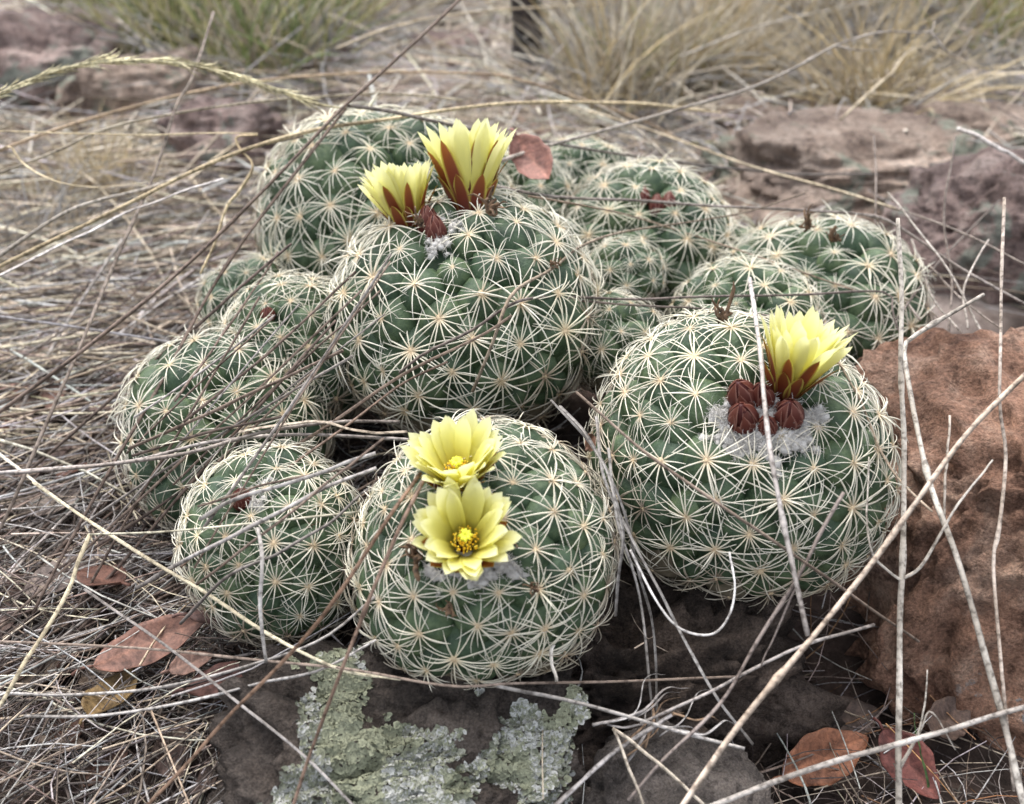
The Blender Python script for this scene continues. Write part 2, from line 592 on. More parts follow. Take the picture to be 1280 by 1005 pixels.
# ------------------------------------------------------------------ cacti: positions first (litter must avoid them)
CACTI = [
    # label, px, py, depth, radius px, axial ratio, apex offset px, spacing px
    dict(key='front', label="round cactus with two wide-open yellow flowers above the lichen-crusted rock", px=605, py=692, d=.385, r=167, sq=.94, apex=(-28, -8), sp=57),
    dict(key='back', label="broad cactus with two upright yellow goblet flowers and dark red buds", px=582, py=396, d=.485, r=166, sq=.86, apex=(-22, -112), sp=58),
    dict(key='rear', label="tall flowerless cactus rising behind the two goblet flowers", px=488, py=296, d=.60, r=166, sq=.92, apex=(10, -112), sp=54),
    dict(key='right', label="big cactus with one yellow flower and a ring of red buds beside the boulder", px=920, py=574, d=.425, r=186, sq=.98, apex=(38, -64), sp=60),
    dict(key='leftfront', label="flowerless cactus with a brown withered bud touching the two-flower cactus", px=346, py=682, d=.405, r=114, sq=1.10, apex=(-28, -62), sp=50),
    dict(key='leftmid', label="low cactus half buried under slanting dry grass stems", px=285, py=540, d=.475, r=128, sq=.88, apex=(-42, -58), sp=54),
    dict(key='leftup', label="rounded flowerless cactus wedged between the grass-covered and goblet-flower cacti", px=372, py=446, d=.495, r=92, sq=1.15, apex=(-32, -48), sp=42),
    dict(key='farleft', label="small cactus mostly hidden by stems at the foot of the tall cactus", px=318, py=388, d=.56, r=58, sq=1.1, apex=(-8, -30), sp=36),
    dict(key='pupup', label="tiny cactus pup beside the goblet-flower cactus, upper one of a stacked pair", px=779, py=347, d=.53, r=43, sq=1.05, apex=(2, -22), sp=30),
    dict(key='puplow', label="small cactus pup beside the goblet-flower cactus, lower one of a stacked pair", px=768, py=432, d=.492, r=58, sq=1.1, apex=(4, -32), sp=37),
    dict(key='mid', label="flattened cactus with pink bud tips behind the two stacked pups", px=808, py=312, d=.60, r=112, sq=.78, apex=(8, -62), sp=44),
    dict(key='top', label="small cactus at the back of the mound near the curled red leaf", px=722, py=256, d=.67, r=82, sq=.85, apex=(2, -40), sp=36),
    dict(key='filler', label="half-hidden cactus wedged between the tall cactus and the small top one", px=645, py=262, d=.63, r=72, sq=.85, apex=(0, -45), sp=40),
    dict(key='filler2', label="small cactus filling the gap between flattened and dried-tip cacti", px=895, py=338, d=.60, r=62, sq=.85, apex=(0, -40), sp=38),
    dict(key='farright', label="wide cactus with dried flower tips at the mound's edge behind the boulder", px=1010, py=396, d=.565, r=138, sq=.76, apex=(5, -88), sp=50),
    dict(key='midright', label="domed cactus tucked behind the single-flower cactus", px=930, py=412, d=.525, r=92, sq=.8, apex=(-2, -54), sp=42),
]
for c in CACTI:
    c['c'] = P(c['px'], c['py'], c['d'])
    c['a'] = c['r'] * c['d'] / F
    u, v = c['apex'][0] / c['r'], -c['apex'][1] / c['r']
    w = math.sqrt(max(.05, 1 - u * u - v * v))
    tocam = CAM - c['c']
    tocam /= np.linalg.norm(tocam)
    rt = np.cross(UP, tocam); rt /= np.linalg.norm(rt)
    upv = np.cross(tocam, rt)
    ax = rt * u + upv * v + tocam * w
    c['ax'] = ax / np.linalg.norm(ax)
ROCKS.append((np.array([.29, .56, .03]), .085))        # the dark hollow behind the boulder holds no straw
SPH = [(c['c'], c['a'] * .97) for c in CACTI]


def keep(pts, slack=1.0, rocks=True):
    """strands whose every point stays clear of cacti and rocks"""
    ok = np.ones(len(pts), bool)
    for c, r in SPH:
        ok &= (np.linalg.norm(pts - c, axis=2) > r * slack).all(axis=1)
    if rocks:
        for c, r in ROCKS:
            ok &= (np.linalg.norm(pts - c, axis=2) > r).all(axis=1)
    return ok


# ------------------------------------------------------------------ cactus parts
def tubercle_mesh(seed, mat):
    seg, prof = 14, [(1.12, -.25), (1.08, .0), (1.02, .20), (.90, .38), (.70, .54), (.42, .65), (.14, .69)]
    V, q = [], []
    r_ = np.random.default_rng(seed)
    for k, (r, z) in enumerate(prof):
        for s in range(seg):
            a = 2 * np.pi * s / seg
            dia = 1 + .10 * math.cos(2 * a) + .03 * r_.normal()
            V.append((r * math.cos(a) * dia, r * math.sin(a) / (1 + .06 * math.cos(2 * a)), z + .012 * r_.normal()))
    for k in range(len(prof) - 1):
        for s in range(seg):
            q.append((k * seg + s, k * seg + (s + 1) % seg, (k + 1) * seg + (s + 1) % seg, (k + 1) * seg + s))
    V.append((0, 0, .69))
    n = len(V) - 1
    t = [((len(prof) - 1) * seg + s, (len(prof) - 1) * seg + (s + 1) % seg, n) for s in range(seg)]
    return mesh("tubercle", V, q, t, [mat])


TUB = [tubercle_mesh(k, M['skin']) for k in range(3)]
TUBO = [tubercle_mesh(10 + k, M['cork']) for k in range(3)]


def spine_mesh(seed, mat, n=15, wild=1.0):
    r_ = np.random.default_rng(seed)
    K = 6
    pts, rad = [], []
    ph0 = r_.uniform(0, 6.28)
    for j in range(n):
        if r_.random() < .06 * wild:
            continue
        a = ph0 + 2 * np.pi * (j + r_.uniform(-.34, .34) * wild) / n
        el = R(r_.uniform(6, 26))
        L = r_.uniform(.72, 1.12) * (.5 if r_.random() < .05 else 1)
        curl = r_.uniform(.42, .66)
        bend = r_.normal() * .10 * wild
        s = np.linspace(0, 1, K)
        rr = L * s * np.cos(el)
        z = L * (s * np.sin(el) - curl * s ** 2 * .8)
        aa = a + bend * s ** 2
        pts.append(np.stack([rr * np.cos(aa), rr * np.sin(aa), z + .02], -1))
        rad.append(.0160 * r_.uniform(.8, 1.15))
    for j in range(r_.integers(0, 3)):
        a = r_.uniform(0, 6.28)
        s = np.linspace(0, 1, K)
        L = r_.uniform(.5, .8)
        pts.append(np.stack([L * s * .6 * np.cos(a), L * s * .6 * np.sin(a), L * .65 * s - .15 * s ** 2 + .02], -1))
        rad.append(.018)
    pts = np.array(pts)
    tp = np.array([1.15, 1.05, .95, .8, .55, .15])
    V, q, _ = strands(pts, rad, np.ones((len(pts), 3)), sides=4, taper=tp)
    t = np.tile(np.repeat(np.linspace(0, 1, K), 4), len(pts))
    # felted areole at the base
    seg = 8
    AV, Aq, At = [], [], []
    n0 = len(V)
    for k, (rr, z) in enumerate([(.085, -.05), (.08, .02), (.045, .05)]):
        for s_ in range(seg):
            a = 2 * np.pi * s_ / seg
            g = 1 + .18 * r_.normal()
            AV.append((rr * g * math.cos(a), rr * g * math.sin(a), z + .012 * r_.normal()))
    AV.append((0, 0, .06))
    for k in range(2):
        for s_ in range(seg):
            Aq.append((n0 + k * seg + s_, n0 + k * seg + (s_ + 1) % seg, n0 + (k + 1) * seg + (s_ + 1) % seg, n0 + (k + 1) * seg + s_))
    for s_ in range(seg):
        At.append((n0 + 2 * seg + s_, n0 + 2 * seg + (s_ + 1) % seg, n0 + 3 * seg))
    Q = np.vstack([q, np.array(Aq)])
    mi = np.concatenate([np.zeros(len(q)), np.ones(len(Aq)), np.ones(len(At))])
    return mesh("spine_cluster", np.vstack([V, np.array(AV)]), Q, At, [mat, M['areole']], {"t": np.concatenate([t, np.zeros(len(AV))])}, midx=mi)


SPY = [spine_mesh(100 + k, M['spine'], 15 + k % 5) for k in range(9)]
SPO = [spine_mesh(200 + k, M['oldspine'], 15 + k % 4, 1.8) for k in range(5)]


def frame(z, xhint):
    z = Vector(z).normalized()
    x = Vector(xhint) - z * Vector(xhint).dot(z)
    if x.length < 1e-4:
        x = z.orthogonal()
    x.normalize()
    y = z.cross(x)
    m = Matrix((x, y, z)).transposed()
    return m


def spheroid_mesh(a, c, seed):
    bm = bmesh.new()
    bmesh.ops.create_icosphere(bm, subdivisions=4, radius=1)
    V = np.array([v.co[:] for v in bm.verts])
    Fc = np.array([[v.index for v in f.verts] for f in bm.faces])
    bm.free()
    V = V * (1 + .02 * fbm(V * 2, 3, seed))[:, None]
    return mesh("body", V * np.array([a, a, c]), None, Fc, [M['skin_body']])


def mat_body():
    m, nt, b = new_mat("cactus_furrow")
    c = ramp(nt, noise(nt, 160, 5, .65), [(.3, (.018, .034, .020)), (.55, (.030, .052, .028)), (.75, (.07, .075, .05))])
    nt.links.new(c, b.inputs["Base Color"])
    return m


M['skin_body'] = mat_body()


def petal_mesh(name, H_, Rr, r0, wmax, mat, flare=1.25, tipw=.10, cup=.18, curl=0.0, seed=0, peak=.68):
    """one petal, growing along local +X/+Z from the flower axis"""
    r_ = np.random.default_rng(seed)
    n, mth = 10, 7
    V, T, Sx = [], [], []
    wob = r_.uniform(0, 6.28)
    for i in range(n):
        t = i / (n - 1)
        r = r0 + (Rr - r0) * t ** flare + curl * Rr * max(0, t - .6) ** 2
        z = H_ * (1 - (1 - t) ** 1.15) - curl * H_ * max(0, t - .6) ** 2 * 1.4
        if t < peak:
            w = .38 + .62 * math.sin(t / peak * math.pi / 2)
        else:
            u = (t - peak) / (1 - peak)
            w = (1 - u ** 2.4) * (1 - tipw) + tipw * (1 - u) * .8
        w *= wmax
        for j in range(mth):
            s = j / (mth - 1) * 2 - 1
            off = cup * w * (s * s) + .04 * wmax * math.sin(3 * s + wob) * t
            jag = (r_.uniform(-.5, .5) * .05 * wmax if abs(s) == 1 and .4 < t < .97 else 0)
            V.append((r - off * .75, s * w + jag, z + off * .5))
            T.append(t)
            Sx.append(abs(s))
    q = [(i * mth + j, i * mth + j + 1, (i + 1) * mth + j + 1, (i + 1) * mth + j) for i in range(n - 1) for j in range(mth - 1)]
    return mesh(name, V, q, None, [mat], {"t": T, "s": Sx})


def stamen_mesh(h, r, seed):
    r_ = np.random.default_rng(seed)
    Vs, Qs, Ts, Cs = [], [], [], []
    off = 0
    for k in range(110):
        a = r_.uniform(0, 6.28)
        rr = r * r_.uniform(.25, 1.0)
        top = np.array([rr * math.cos(a), rr * math.sin(a), h * r_.uniform(.72, 1.0) * (1 - .15 * rr / r)])
        b0 = np.array([rr * .6 * math.cos(a), rr * .6 * math.sin(a), 0])
        V, q, t = tube(catmull([b0, (b0 + top) / 2 * [1.1, 1.1, 1], top], 4), [r * .022] * 4, 3)
        Vs.append(V); Qs.append(q + off); Ts.append(t + off); Cs.append(np.tile((.72, .62, .14), (len(V), 1))); off += len(V)
        sz = r * .085
        up = np.array([0, 0, 1.0])
        V, q, t = tube([top - up * sz * .7, top, top + up * sz * .9], [sz * .55, sz, sz * .45], 5)
        Vs.append(V); Qs.append(q + off); Ts.append(t + off)
        Cs.append(np.tile((.92, .55, .04) if r_.random() < .6 else (.92, .70, .10), (len(V), 1))); off += len(V)
    return mesh("stamens", np.vstack(Vs), np.vstack(Qs), np.vstack(Ts), [M['stamen']], {"col": np.vstack(Cs)})


def stigma_mesh(h, r, seed):
    r_ = np.random.default_rng(seed)
    Vs, Qs, Ts = [], [], []
    off = 0
    V, q, t = tube([(0, 0, 0), (0, 0, h * .5), (0, 0, h * .92)], [r * .35] * 3, 6)
    Vs.append(V); Qs.append(q + off); Ts.append(t + off); off += len(V)
    for k in range(8):
        a = 2 * np.pi * k / 8 + r_.normal() * .1
        p = [(0, 0, h * .85), (r * .55 * math.cos(a), r * .55 * math.sin(a), h * 1.02), (r * 1.0 * math.cos(a), r * 1.0 * math.sin(a), h * 1.0)]
        V, q, t = tube(catmull(p, 5), [r * .2, r * .32, r * .36, r * .33, r * .15], 6)
        Vs.append(V); Qs.append(q + off); Ts.append(t + off); off += len(V)
    return mesh("stigma", np.vstack(Vs), np.vstack(Qs), np.vstack(Ts), [M['stigma']])


def surf(cact, px, py, k=.90):
    """depth (along the optical axis) at which a pixel's ray meets the cactus"""
    d = ray(px, py)
    ax = cact['ax']
    a, cz = cact['a'] * k, cact['a'] * k * cact['sq']
    sc = lambda v: v / a + ax * (v @ ax) * (1 / cz - 1 / a)
    o_, d_ = sc(CAM - cact['c']), sc(d)
    A_, B_, C_ = d_ @ d_, 2 * o_ @ d_, o_ @ o_ - 1
    disc = B_ * B_ - 4 * A_ * C_
    if disc < 0:
        return -B_ / (2 * A_)
    return (-B_ - math.sqrt(disc)) / (2 * A_)


def flower(cact, label, base, tip, dd, Rpx, seed, flare=1.25, open_=1.0, curl=0.0, sep=1.0):
    """flower from its foot to the middle of its mouth, standing on the cactus"""
    d0 = surf(cact, *base, .86)
    d1 = d0 + dd
    B, T = P(*base, d0), P(*tip, d1)
    ax = T - B
    Hh = float(np.linalg.norm(ax))
    Rr = Rpx * (d0 + d1) / 2 / F
    mw = Matrix.LocRotScale(Vector(B), frame(ax, RT).to_quaternion(), None)
    ml = cact['inv'] @ mw
    r0 = Rr * .20
    V, q, t = tube([(0, 0, -Hh * .12), (0, 0, 0), (0, 0, Hh * .12), (0, 0, Hh * .25)], [r0 * .8, r0 * .95, r0 * 1.02, r0 * .9], 14)
    tt = np.zeros(len(V))
    root = obj("flower", mesh("flower_tube", V, q, t, [M['sepal']], {"t": tt, "s": tt}), cact['root'], mat=ml)
    root['label'] = label
    r_ = np.random.default_rng(seed)

    def whorl(nm, n, hk, rk, w, mat, lift=0, jit=.06, **kw):
        ms = [petal_mesh(nm, Hh * hk, Rr * rk, r0 * kw.get('rb', 1.0), Rr * w, mat, flare=kw.get('flare', flare), seed=seed * 10 + v, curl=kw.get('curl', curl),
                         cup=kw.get('cup', .22), peak=kw.get('peak', .68)) for v in range(2)]
        ph = r_.uniform(0, 6.28)
        for k in range(n):
            a = ph + 2 * np.pi * (k + r_.uniform(-.14, .14)) / n
            m = Matrix.Translation((0, 0, lift * Hh)) @ Matrix.Rotation(a, 4, 'Z') @ Matrix.Rotation(r_.normal() * jit, 4, 'Y') @ Matrix.Rotation(r_.normal() * .10, 4, 'X') @ Matrix.Scale(r_.uniform(.93, 1.06), 4)
            obj(nm, ms[k % 2], root, mat=m)
    whorl('petal', 13, .98, .82 * open_, .195, M['petal'], .03, rb=.75)
    whorl('petal', 15, 1.0, .95 * open_, .20, M['petal'], .01, rb=.9)
    whorl('petal', 16, .95, 1.06 * open_, .19, M['petal'], 0, rb=1.0)
    whorl('sepal', 9, .72 * sep, .95 * open_, .20, M['sepal'], -.03, rb=1.10, cup=.10, jit=.04, curl=0, peak=.5)
    whorl('sepal', 8, .46 * sep, .72 * open_, .22, M['sepal'], -.06, rb=1.16, cup=.10, jit=.04, curl=0, peak=.45)
    obj("stigma", stigma_mesh(Hh * .56, Rr * .15, seed), root)
    s = obj("stamens", stamen_mesh(Hh * .50, Rr * .31, seed), root)
    s['kind'] = "stuff"
    return root


def bud(cact, base, tip, d0, d1, Rpx, seed):
    dd = d1 - d0
    d0 = surf(cact, *base, .87)
    d1 = d0 + dd
    B, T = P(*base, d0), P(*tip, d1)
    ax = T - B
    Hh = float(np.linalg.norm(ax))
    Rr = Rpx * d0 / F
    ml = cact['inv'] @ Matrix.LocRotScale(Vector(B), frame(ax, RT).to_quaternion(), None)
    prof = [(.5, -.25), (.85, .0), (.98, .3), (.85, .6), (.5, .85), (.12, .98)]
    V, q, t = tube([(0, 0, z * Hh) for r, z in prof], [r * Rr * .93 for r, z in prof], 10)
    z0 = np.zeros(len(V))
    root = obj("bud", mesh("bud", V, q, t, [M['bud']], {"t": z0, "s": z0}), cact['root'], mat=ml)
    r_ = np.random.default_rng(seed)
    mth, n = 5, 7
    for w, (cnt, z_a, z_b, wid) in enumerate([(5, .0, 1.02, .52), (6, -.1, .8, .5), (6, -.2, .55, .48)]):
        Vv, T_, S_ = [], [], []
        for i in range(n):
            tt = i / (n - 1)
            z = z_a + (z_b - z_a) * tt
            rr = np.interp(z, [p[1] for p in prof], [p[0] for p in prof]) * (1.0 + .03 * (w + 1)) + .02
            ww = wid * (math.sin(min(1, tt / .45) * math.pi / 2) * .5 + .5 if tt < .45 else (1 - ((tt - .45) / .55) ** 2))
            for j in range(mth):
                s = j / (mth - 1) * 2 - 1
                ang = s * ww / max(rr, .3) * .95
                Vv.append((rr * Rr * math.cos(ang), rr * Rr * math.sin(ang), z * Hh))
                T_.append(.3 + tt * .7); S_.append(abs(s))
        q = [(i * mth + j, i * mth + j + 1, (i + 1) * mth + j + 1, (i + 1) * mth + j) for i in range(n - 1) for j in range(mth - 1)]
        me = mesh("bud_scale", Vv, q, None, [M['bud']], {"t": T_, "s": S_})
        for k in range(cnt):
            obj("bud_scale", me, root, mat=Matrix.Rotation(2 * np.pi * (k + .5 * w + r_.uniform(-.12, .12)) / cnt, 4, 'Z') @ Matrix.Scale(1 + .02 * r_.normal(), 4))


_ico = None


def wool(cact, pts_px, seed, hairs=420, L=.004):
    """fluffy white felt at the growing tip: soft tufts bristling with fine hairs, one mass"""
    global _ico
    if _ico is None:
        bm = bmesh.new()
        bmesh.ops.create_icosphere(bm, subdivisions=2, radius=1)
        _ico = (np.array([v.co[:] for v in bm.verts]), np.array([[v.index for v in f.verts] for f in bm.faces]))
        bm.free()
    r_ = np.random.default_rng(seed)
    inv = np.array(cact['inv'])
    A, TV, TF, off = [], [], [], 0
    tot = hairs // 6
    for (px, py, sp) in pts_px:
        for k in range(tot // len(pts_px)):
            x, y = px + r_.normal() * sp, py + r_.normal() * sp * .7
            p = P(x, y, surf(cact, x, y, .925))
            n = (p - cact['c']) / np.linalg.norm(p - cact['c'])
            sz = L * r_.uniform(.25, .62)
            W = _ico[0] * (1 + .35 * fbm(_ico[0] * 2.2 + k, 3, seed))[:, None] * np.array([1, 1, 1]) * sz
            TV.append(W + p - n * sz * .3)
            TF.append(_ico[1] + off)
            off += len(W)
            for h in range(34):
                dr = r_.normal(size=3)
                dr = dr / np.linalg.norm(dr) + n * .35
                q0 = p - n * sz * .3 + dr * sz * .8
                dr2 = dr + r_.normal(size=3) * .8
                l = L * r_.uniform(.15, .5)
                A.append([q0, q0 + dr * l * .5, q0 + (dr + dr2) * l * .5, q0 + (dr * .4 + dr2 * 1.2) * l * .6])
    V, q, C = strands(np.array(A), np.full(len(A), .00009), np.ones((len(A), 3)), 3, taper=[1, 1, .9, .5])
    W = np.vstack([V] + TV)
    W = (W @ inv[:3, :3].T) + inv[:3, 3]
    o = obj("wool", mesh("wool", W, q, np.vstack(TF) + len(V), [M['wool']]), cact['root'])
    o['kind'] = "stuff"


def dried(cact, px, py, size, seed, lift=1.0):
    """withered flower remnant: a crumpled dark tuft"""
    r_ = np.random.default_rng(seed)
    d = ray(px, py)
    d = d / np.linalg.norm(d)
    c, a = cact['c'], cact['a'] * .97 * lift
    oc = CAM - c
    b = oc @ d
    disc = max(0, b * b - (oc @ oc - a * a))
    p = CAM + d * (-b - math.sqrt(disc))
    n = (p - c) / np.linalg.norm(p - c)
    s = size * cact['d'] / F
    Vs, Qs, Ts = [], [], []
    off = 0
    for k in range(11):
        dr = n * r_.uniform(.3, 1.2) + r_.normal(size=3) * .55
        e = p + dr * s
        V, q, t = tube(catmull([p - n * s * .3, p + dr * s * .45 + r_.normal(size=3) * s * .2, e, e + r_.normal(size=3) * s * .3], 7), s * np.array([.22, .25, .22, .2, .16, .12, .04]) * r_.uniform(.6, 1.2), 5, .5)
        Vs.append(V); Qs.append(q + off); Ts.append(t + off); off += len(V)
    V = np.vstack(Vs)
    V += .12 * s * np.stack([vnoise(V / (s * .3), 5), vnoise(V / (s * .3), 6), vnoise(V / (s * .3), 7)], -1)
    inv = np.array(cact['inv'])
    V = V @ inv[:3, :3].T + inv[:3, 3]
    obj("withered_flower", mesh("withered_flower", V, np.vstack(Qs), np.vstack(Ts), [M['dried']]), cact['root'])


def build_cactus(c, k):
    a, cz = c['a'] * .825, c['a'] * .825 * c['sq']
    ax = c['ax']
    base = c['c'] - ax * cz
    rot = frame(ax, RT)
    mw = Matrix.LocRotScale(Vector(base), rot.to_quaternion(), None)
    root = bpy.data.objects.new("cactus", None)
    root.empty_display_size = .01
    COL.objects.link(root)
    root.matrix_world = mw
    tag(root, c['label'], "cactus", "cacti of the flowering mound")
    c['root'], c['inv'] = root, mw.inverted()
    b = obj("body", spheroid_mesh(a, cz, k), root, loc=(0, 0, cz))
    sp = .90 * c['sp'] * c['d'] / F
    tmax = R(138)
    area = 2 * math.pi * (a * cz) * 1.31 * (1 - math.cos(tmax))
    n = int(area * 1.12 / (.866 * sp * sp))
    r_ = np.random.default_rng(500 + k)
    ph0 = r_.uniform(0, 6.28)
    ga = math.pi * (3 - math.sqrt(5))
    down = Vector(rot.transposed() @ Vector((0, 0, -1)))      # world down in local axes
    for i in range(n):
        f = (i + .6) / n
        ct = 1 - f * (1 - math.cos(tmax))
        th = math.acos(ct)
        ph = ph0 + i * ga + r_.normal() * .035
        st = math.sin(th)
        pos = Vector((a * st * math.cos(ph), a * st * math.sin(ph), cz * ct + cz))
        pos = Vector((0, 0, cz)) + (pos - Vector((0, 0, cz))) * (1 + .035 * math.sin(2 * ph + k) * st + .025 * math.sin(3 * ph + 2.1 * k + 2 * th))
        nr = Vector((st * math.cos(ph) / a, st * math.sin(ph) / a, ct / cz)).normalized()
        low = nr.dot(down)
        if low > .90:
            continue
        nr2 = (nr + Vector((0, 0, .16))).normalized()
        grow = min(1.0, .50 + .9 * th)
        R_t = sp * .535 * grow * (1 + .05 * r_.normal())
        m = Matrix.LocRotScale(pos - nr * R_t * .08, frame(nr2, Vector((0, 0, 1)) + Vector((1e-3, 0, 0))).to_quaternion(), Vector((R_t, R_t, R_t * 1.5)))
        tb = obj("tubercle", (TUBO if low > .52 + r_.normal() * .1 else TUB)[i % 3], root, mat=m)
        old = th > R(82) + r_.normal() * .2 or low > .30 + r_.normal() * .12
        L = sp * .98 / R_t * (.62 + .38 * min(1, th / .6)) * (1 + .13 * r_.normal())
        sm = (SPO if old else SPY)[r_.integers(0, 5 if old else 9)]
        ms = Matrix.LocRotScale(Vector((0, 0, .67)), (Matrix.Rotation(r_.normal() * .08, 3, 'X') @ Matrix.Rotation(r_.normal() * .08, 3, 'Y') @ Matrix.Rotation(r_.uniform(0, 6.28), 3, 'Z')).to_quaternion(), Vector((L, L, L / 1.5)))
        obj("spine_cluster", sm, tb, mat=ms)


for k, c in enumerate(CACTI):
    build_cactus(c, k)
CK = {c['key']: c for c in CACTI}

# flowers: foot pixel, mouth pixel, depths, mouth radius
flower(CK['front'], "yellow flower turned up to the sky, its yellow stigma showing", (575, 606), (567, 553), -.014, 56, 1, flare=.95, open_=1.05, curl=.08)
flower(CK['front'], "wide-open yellow flower facing out, ring of orange stamens in its cup", (581, 684), (582, 656), -.021, 58, 2, flare=.85, open_=1.05, curl=.18)
flower(CK['right'], "single goblet-shaped yellow flower leaning outwards", (980, 498), (1013, 402), -.012, 50, 3, flare=1.05, open_=1.1)
flower(CK['back'], "taller upright yellow goblet flower with brown-red sepals", (588, 272), (585, 166), .002, 50, 4, flare=1.1, open_=1.08, sep=1.1)
flower(CK['back'], "shorter yellow goblet flower tilted outwards over the buds", (513, 292), (494, 208), -.004, 42, 5, flare=1.0, open_=1.08, sep=1.0)
for k, (b0, t0, dd, r) in enumerate([((546, 300), (542, 268), .455, 13), ((536, 290), (533, 256), .468, 14)]):
    bud(CK['back'], b0, t0, dd, dd - .004, r, k)
for k, (b0, t0, dd, r) in enumerate([((931, 504), (922, 478), .377, 19), ((930, 532), (926, 506), .371, 19), ((984, 528), (988, 502), .370, 19), ((954, 506), (950, 480), .375, 15), ((958, 540), (960, 522), .369, 13)]):
    bud(CK['right'], b0, t0, dd, dd - .010, r, 10 + k)
bud(CK['leftfront'], (303, 630), (300, 612), .372, .366, 13, 20)
for px, py, dd in ((820, 250, .575), (803, 240, .575), (835, 247, .58)):
    bud(CK['mid'], (px, py + 14), (px + 2, py - 8), dd, dd, 9, px)
bud(CK['rear'], (420, 158), (414, 138), .58, .58, 11, 31)
bud(CK['leftup'], (336, 398), (333, 384), .468, .464, 9, 32)
wool(CK['right'], [(918, 545, 20), (1004, 536, 16), (960, 556, 28), (903, 520, 8), (960, 515, 14), (940, 556, 16), (1015, 525, 8)], 1, 1300)
wool(CK['front'], [(560, 712, 16), (590, 715, 16), (640, 706, 10)], 2, 380)
wool(CK['leftfront'], [(325, 612, 8), (318, 632, 6)], 3, 160, .003)
wool(CK['back'], [(575, 285, 14), (540, 308, 10)], 4, 160, .003)
dried(CK['front'], 520, 690, 17, 1)
dried(CK['front'], 665, 733, 9, 2)
dried(CK['front'], 562, 757, 9, 3)
dried(CK['front'], 637, 676, 10, 4)
dried(CK['right'], 905, 398, 15, 5, 1.04)
dried(CK['back'], 612, 262, 15, 6)
dried(CK['back'], 524, 278, 11, 7)
dried(CK['farright'], 1010, 282, 12, 8, 1.05)
dried(CK['farright'], 1040, 300, 10, 9, 1.05)
dried(CK['leftfront'], 385, 660, 9, 10)
dried(CK['back'], 690, 330, 8, 11)

# ------------------------------------------------------------------ lichen on the front rock (real lobes)
def lichen(rk, count, seed, mask_scale, thresh, size, cols, region=None):
    me = rk.data
    me.calc_loop_triangles()
    V = np.array([v.co[:] for v in me.vertices])
    T = np.array([t.vertices[:] for t in me.loop_triangles])
    A, B, C_ = V[T[:, 0]], V[T[:, 1]], V[T[:, 2]]
    nn = np.cross(B - A, C_ - A)
    ar = np.linalg.norm(nn, axis=1)
    nn /= ar[:, None] + 1e-12
    r_ = np.random.default_rng(seed)
    pick = r_.choice(len(T), count * 6, p=ar / ar.sum())
    u, v = r_.random((2, len(pick)))
    fl = u + v > 1
    u, v = np.where(fl, 1 - u, u), np.where(fl, 1 - v, v)
    p = A[pick] + (B - A)[pick] * u[:, None] + (C_ - A)[pick] * v[:, None]
    n = nn[pick]
    m = fbm(p / mask_scale, 4, seed) + .60 - .55 * ((p[:, 0] - .010) ** 2 + (p[:, 1] + .015) ** 2) / .045 ** 2
    ok = (m > thresh) & (n[:, 2] > -.1)
    if region:
        ok &= region(p, n)
    p, n, m = p[ok][:count], n[ok][:count], m[ok][:count]
    Mn = len(p)
    hint = r_.normal(size=(Mn, 3))
    tx = np.cross(n, hint); tx /= np.linalg.norm(tx, axis=1, keepdims=True)
    ty = np.cross(n, tx)
    S = size * r_.uniform(.45, 1.25, Mn)
    seg = 7
    W = np.zeros((Mn, seg + 1, 3))
    W[:, 0] = p + n * (S * .15)[:, None]
    for s in range(seg):
        a = 2 * np.pi * s / seg
        rad = S * r_.uniform(.35, 1.2, Mn)
        lift = S * r_.uniform(.05, .62, Mn)
        W[:, s + 1] = p + tx * (rad * np.cos(a))[:, None] + ty * (rad * np.sin(a))[:, None] + n * lift[:, None]
    b0 = (np.arange(Mn) * (seg + 1))[:, None]
    s = np.arange(seg)[None]
    t = np.stack([np.broadcast_to(b0, (Mn, seg)), b0 + 1 + s, b0 + 1 + (s + 1) % seg], -1).reshape(-1, 3)
    cc = np.array(cols)[r_.integers(0, len(cols), Mn)]
    sel = fbm(p / (mask_scale * .8), 2, seed + 40)
    cc = np.where((sel > .3)[:, None], np.array(cols[0]) * r_.uniform(.8, 1.15, (Mn, 1)), cc)
    Cc = np.repeat(cc[:, None], seg + 1, axis=1)
    Cc[:, 0] *= .6
    o = obj("lichen", mesh("lichen", W.reshape(-1, 3), None, t, [M['lichen']], {"col": Cc.reshape(-1, 3)}, smooth=False), rk)
    o['kind'] = "stuff"
    o['label'] = "pale green leafy lichen crust"


lichen(lichen_rock, 30000, 3, .024, .02, .0012, [(.28, .29, .20), (.40, .40, .37), (.31, .315, .25), (.18, .19, .14), (.48, .48, .45)])

# ------------------------------------------------------------------ dry grass litter
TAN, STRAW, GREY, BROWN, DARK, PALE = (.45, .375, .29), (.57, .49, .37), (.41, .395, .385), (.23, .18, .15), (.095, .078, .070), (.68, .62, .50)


def pick_cols(pal, wts, n):
    pal = np.array(pal)
    w = np.array(wts, float)
    c = pal[rng.choice(len(pal), n, p=w / w.sum())]
    return c * rng.uniform(.72, 1.2, (n, 1)) * (1 + rng.normal(size=(n, 3)) * .03)


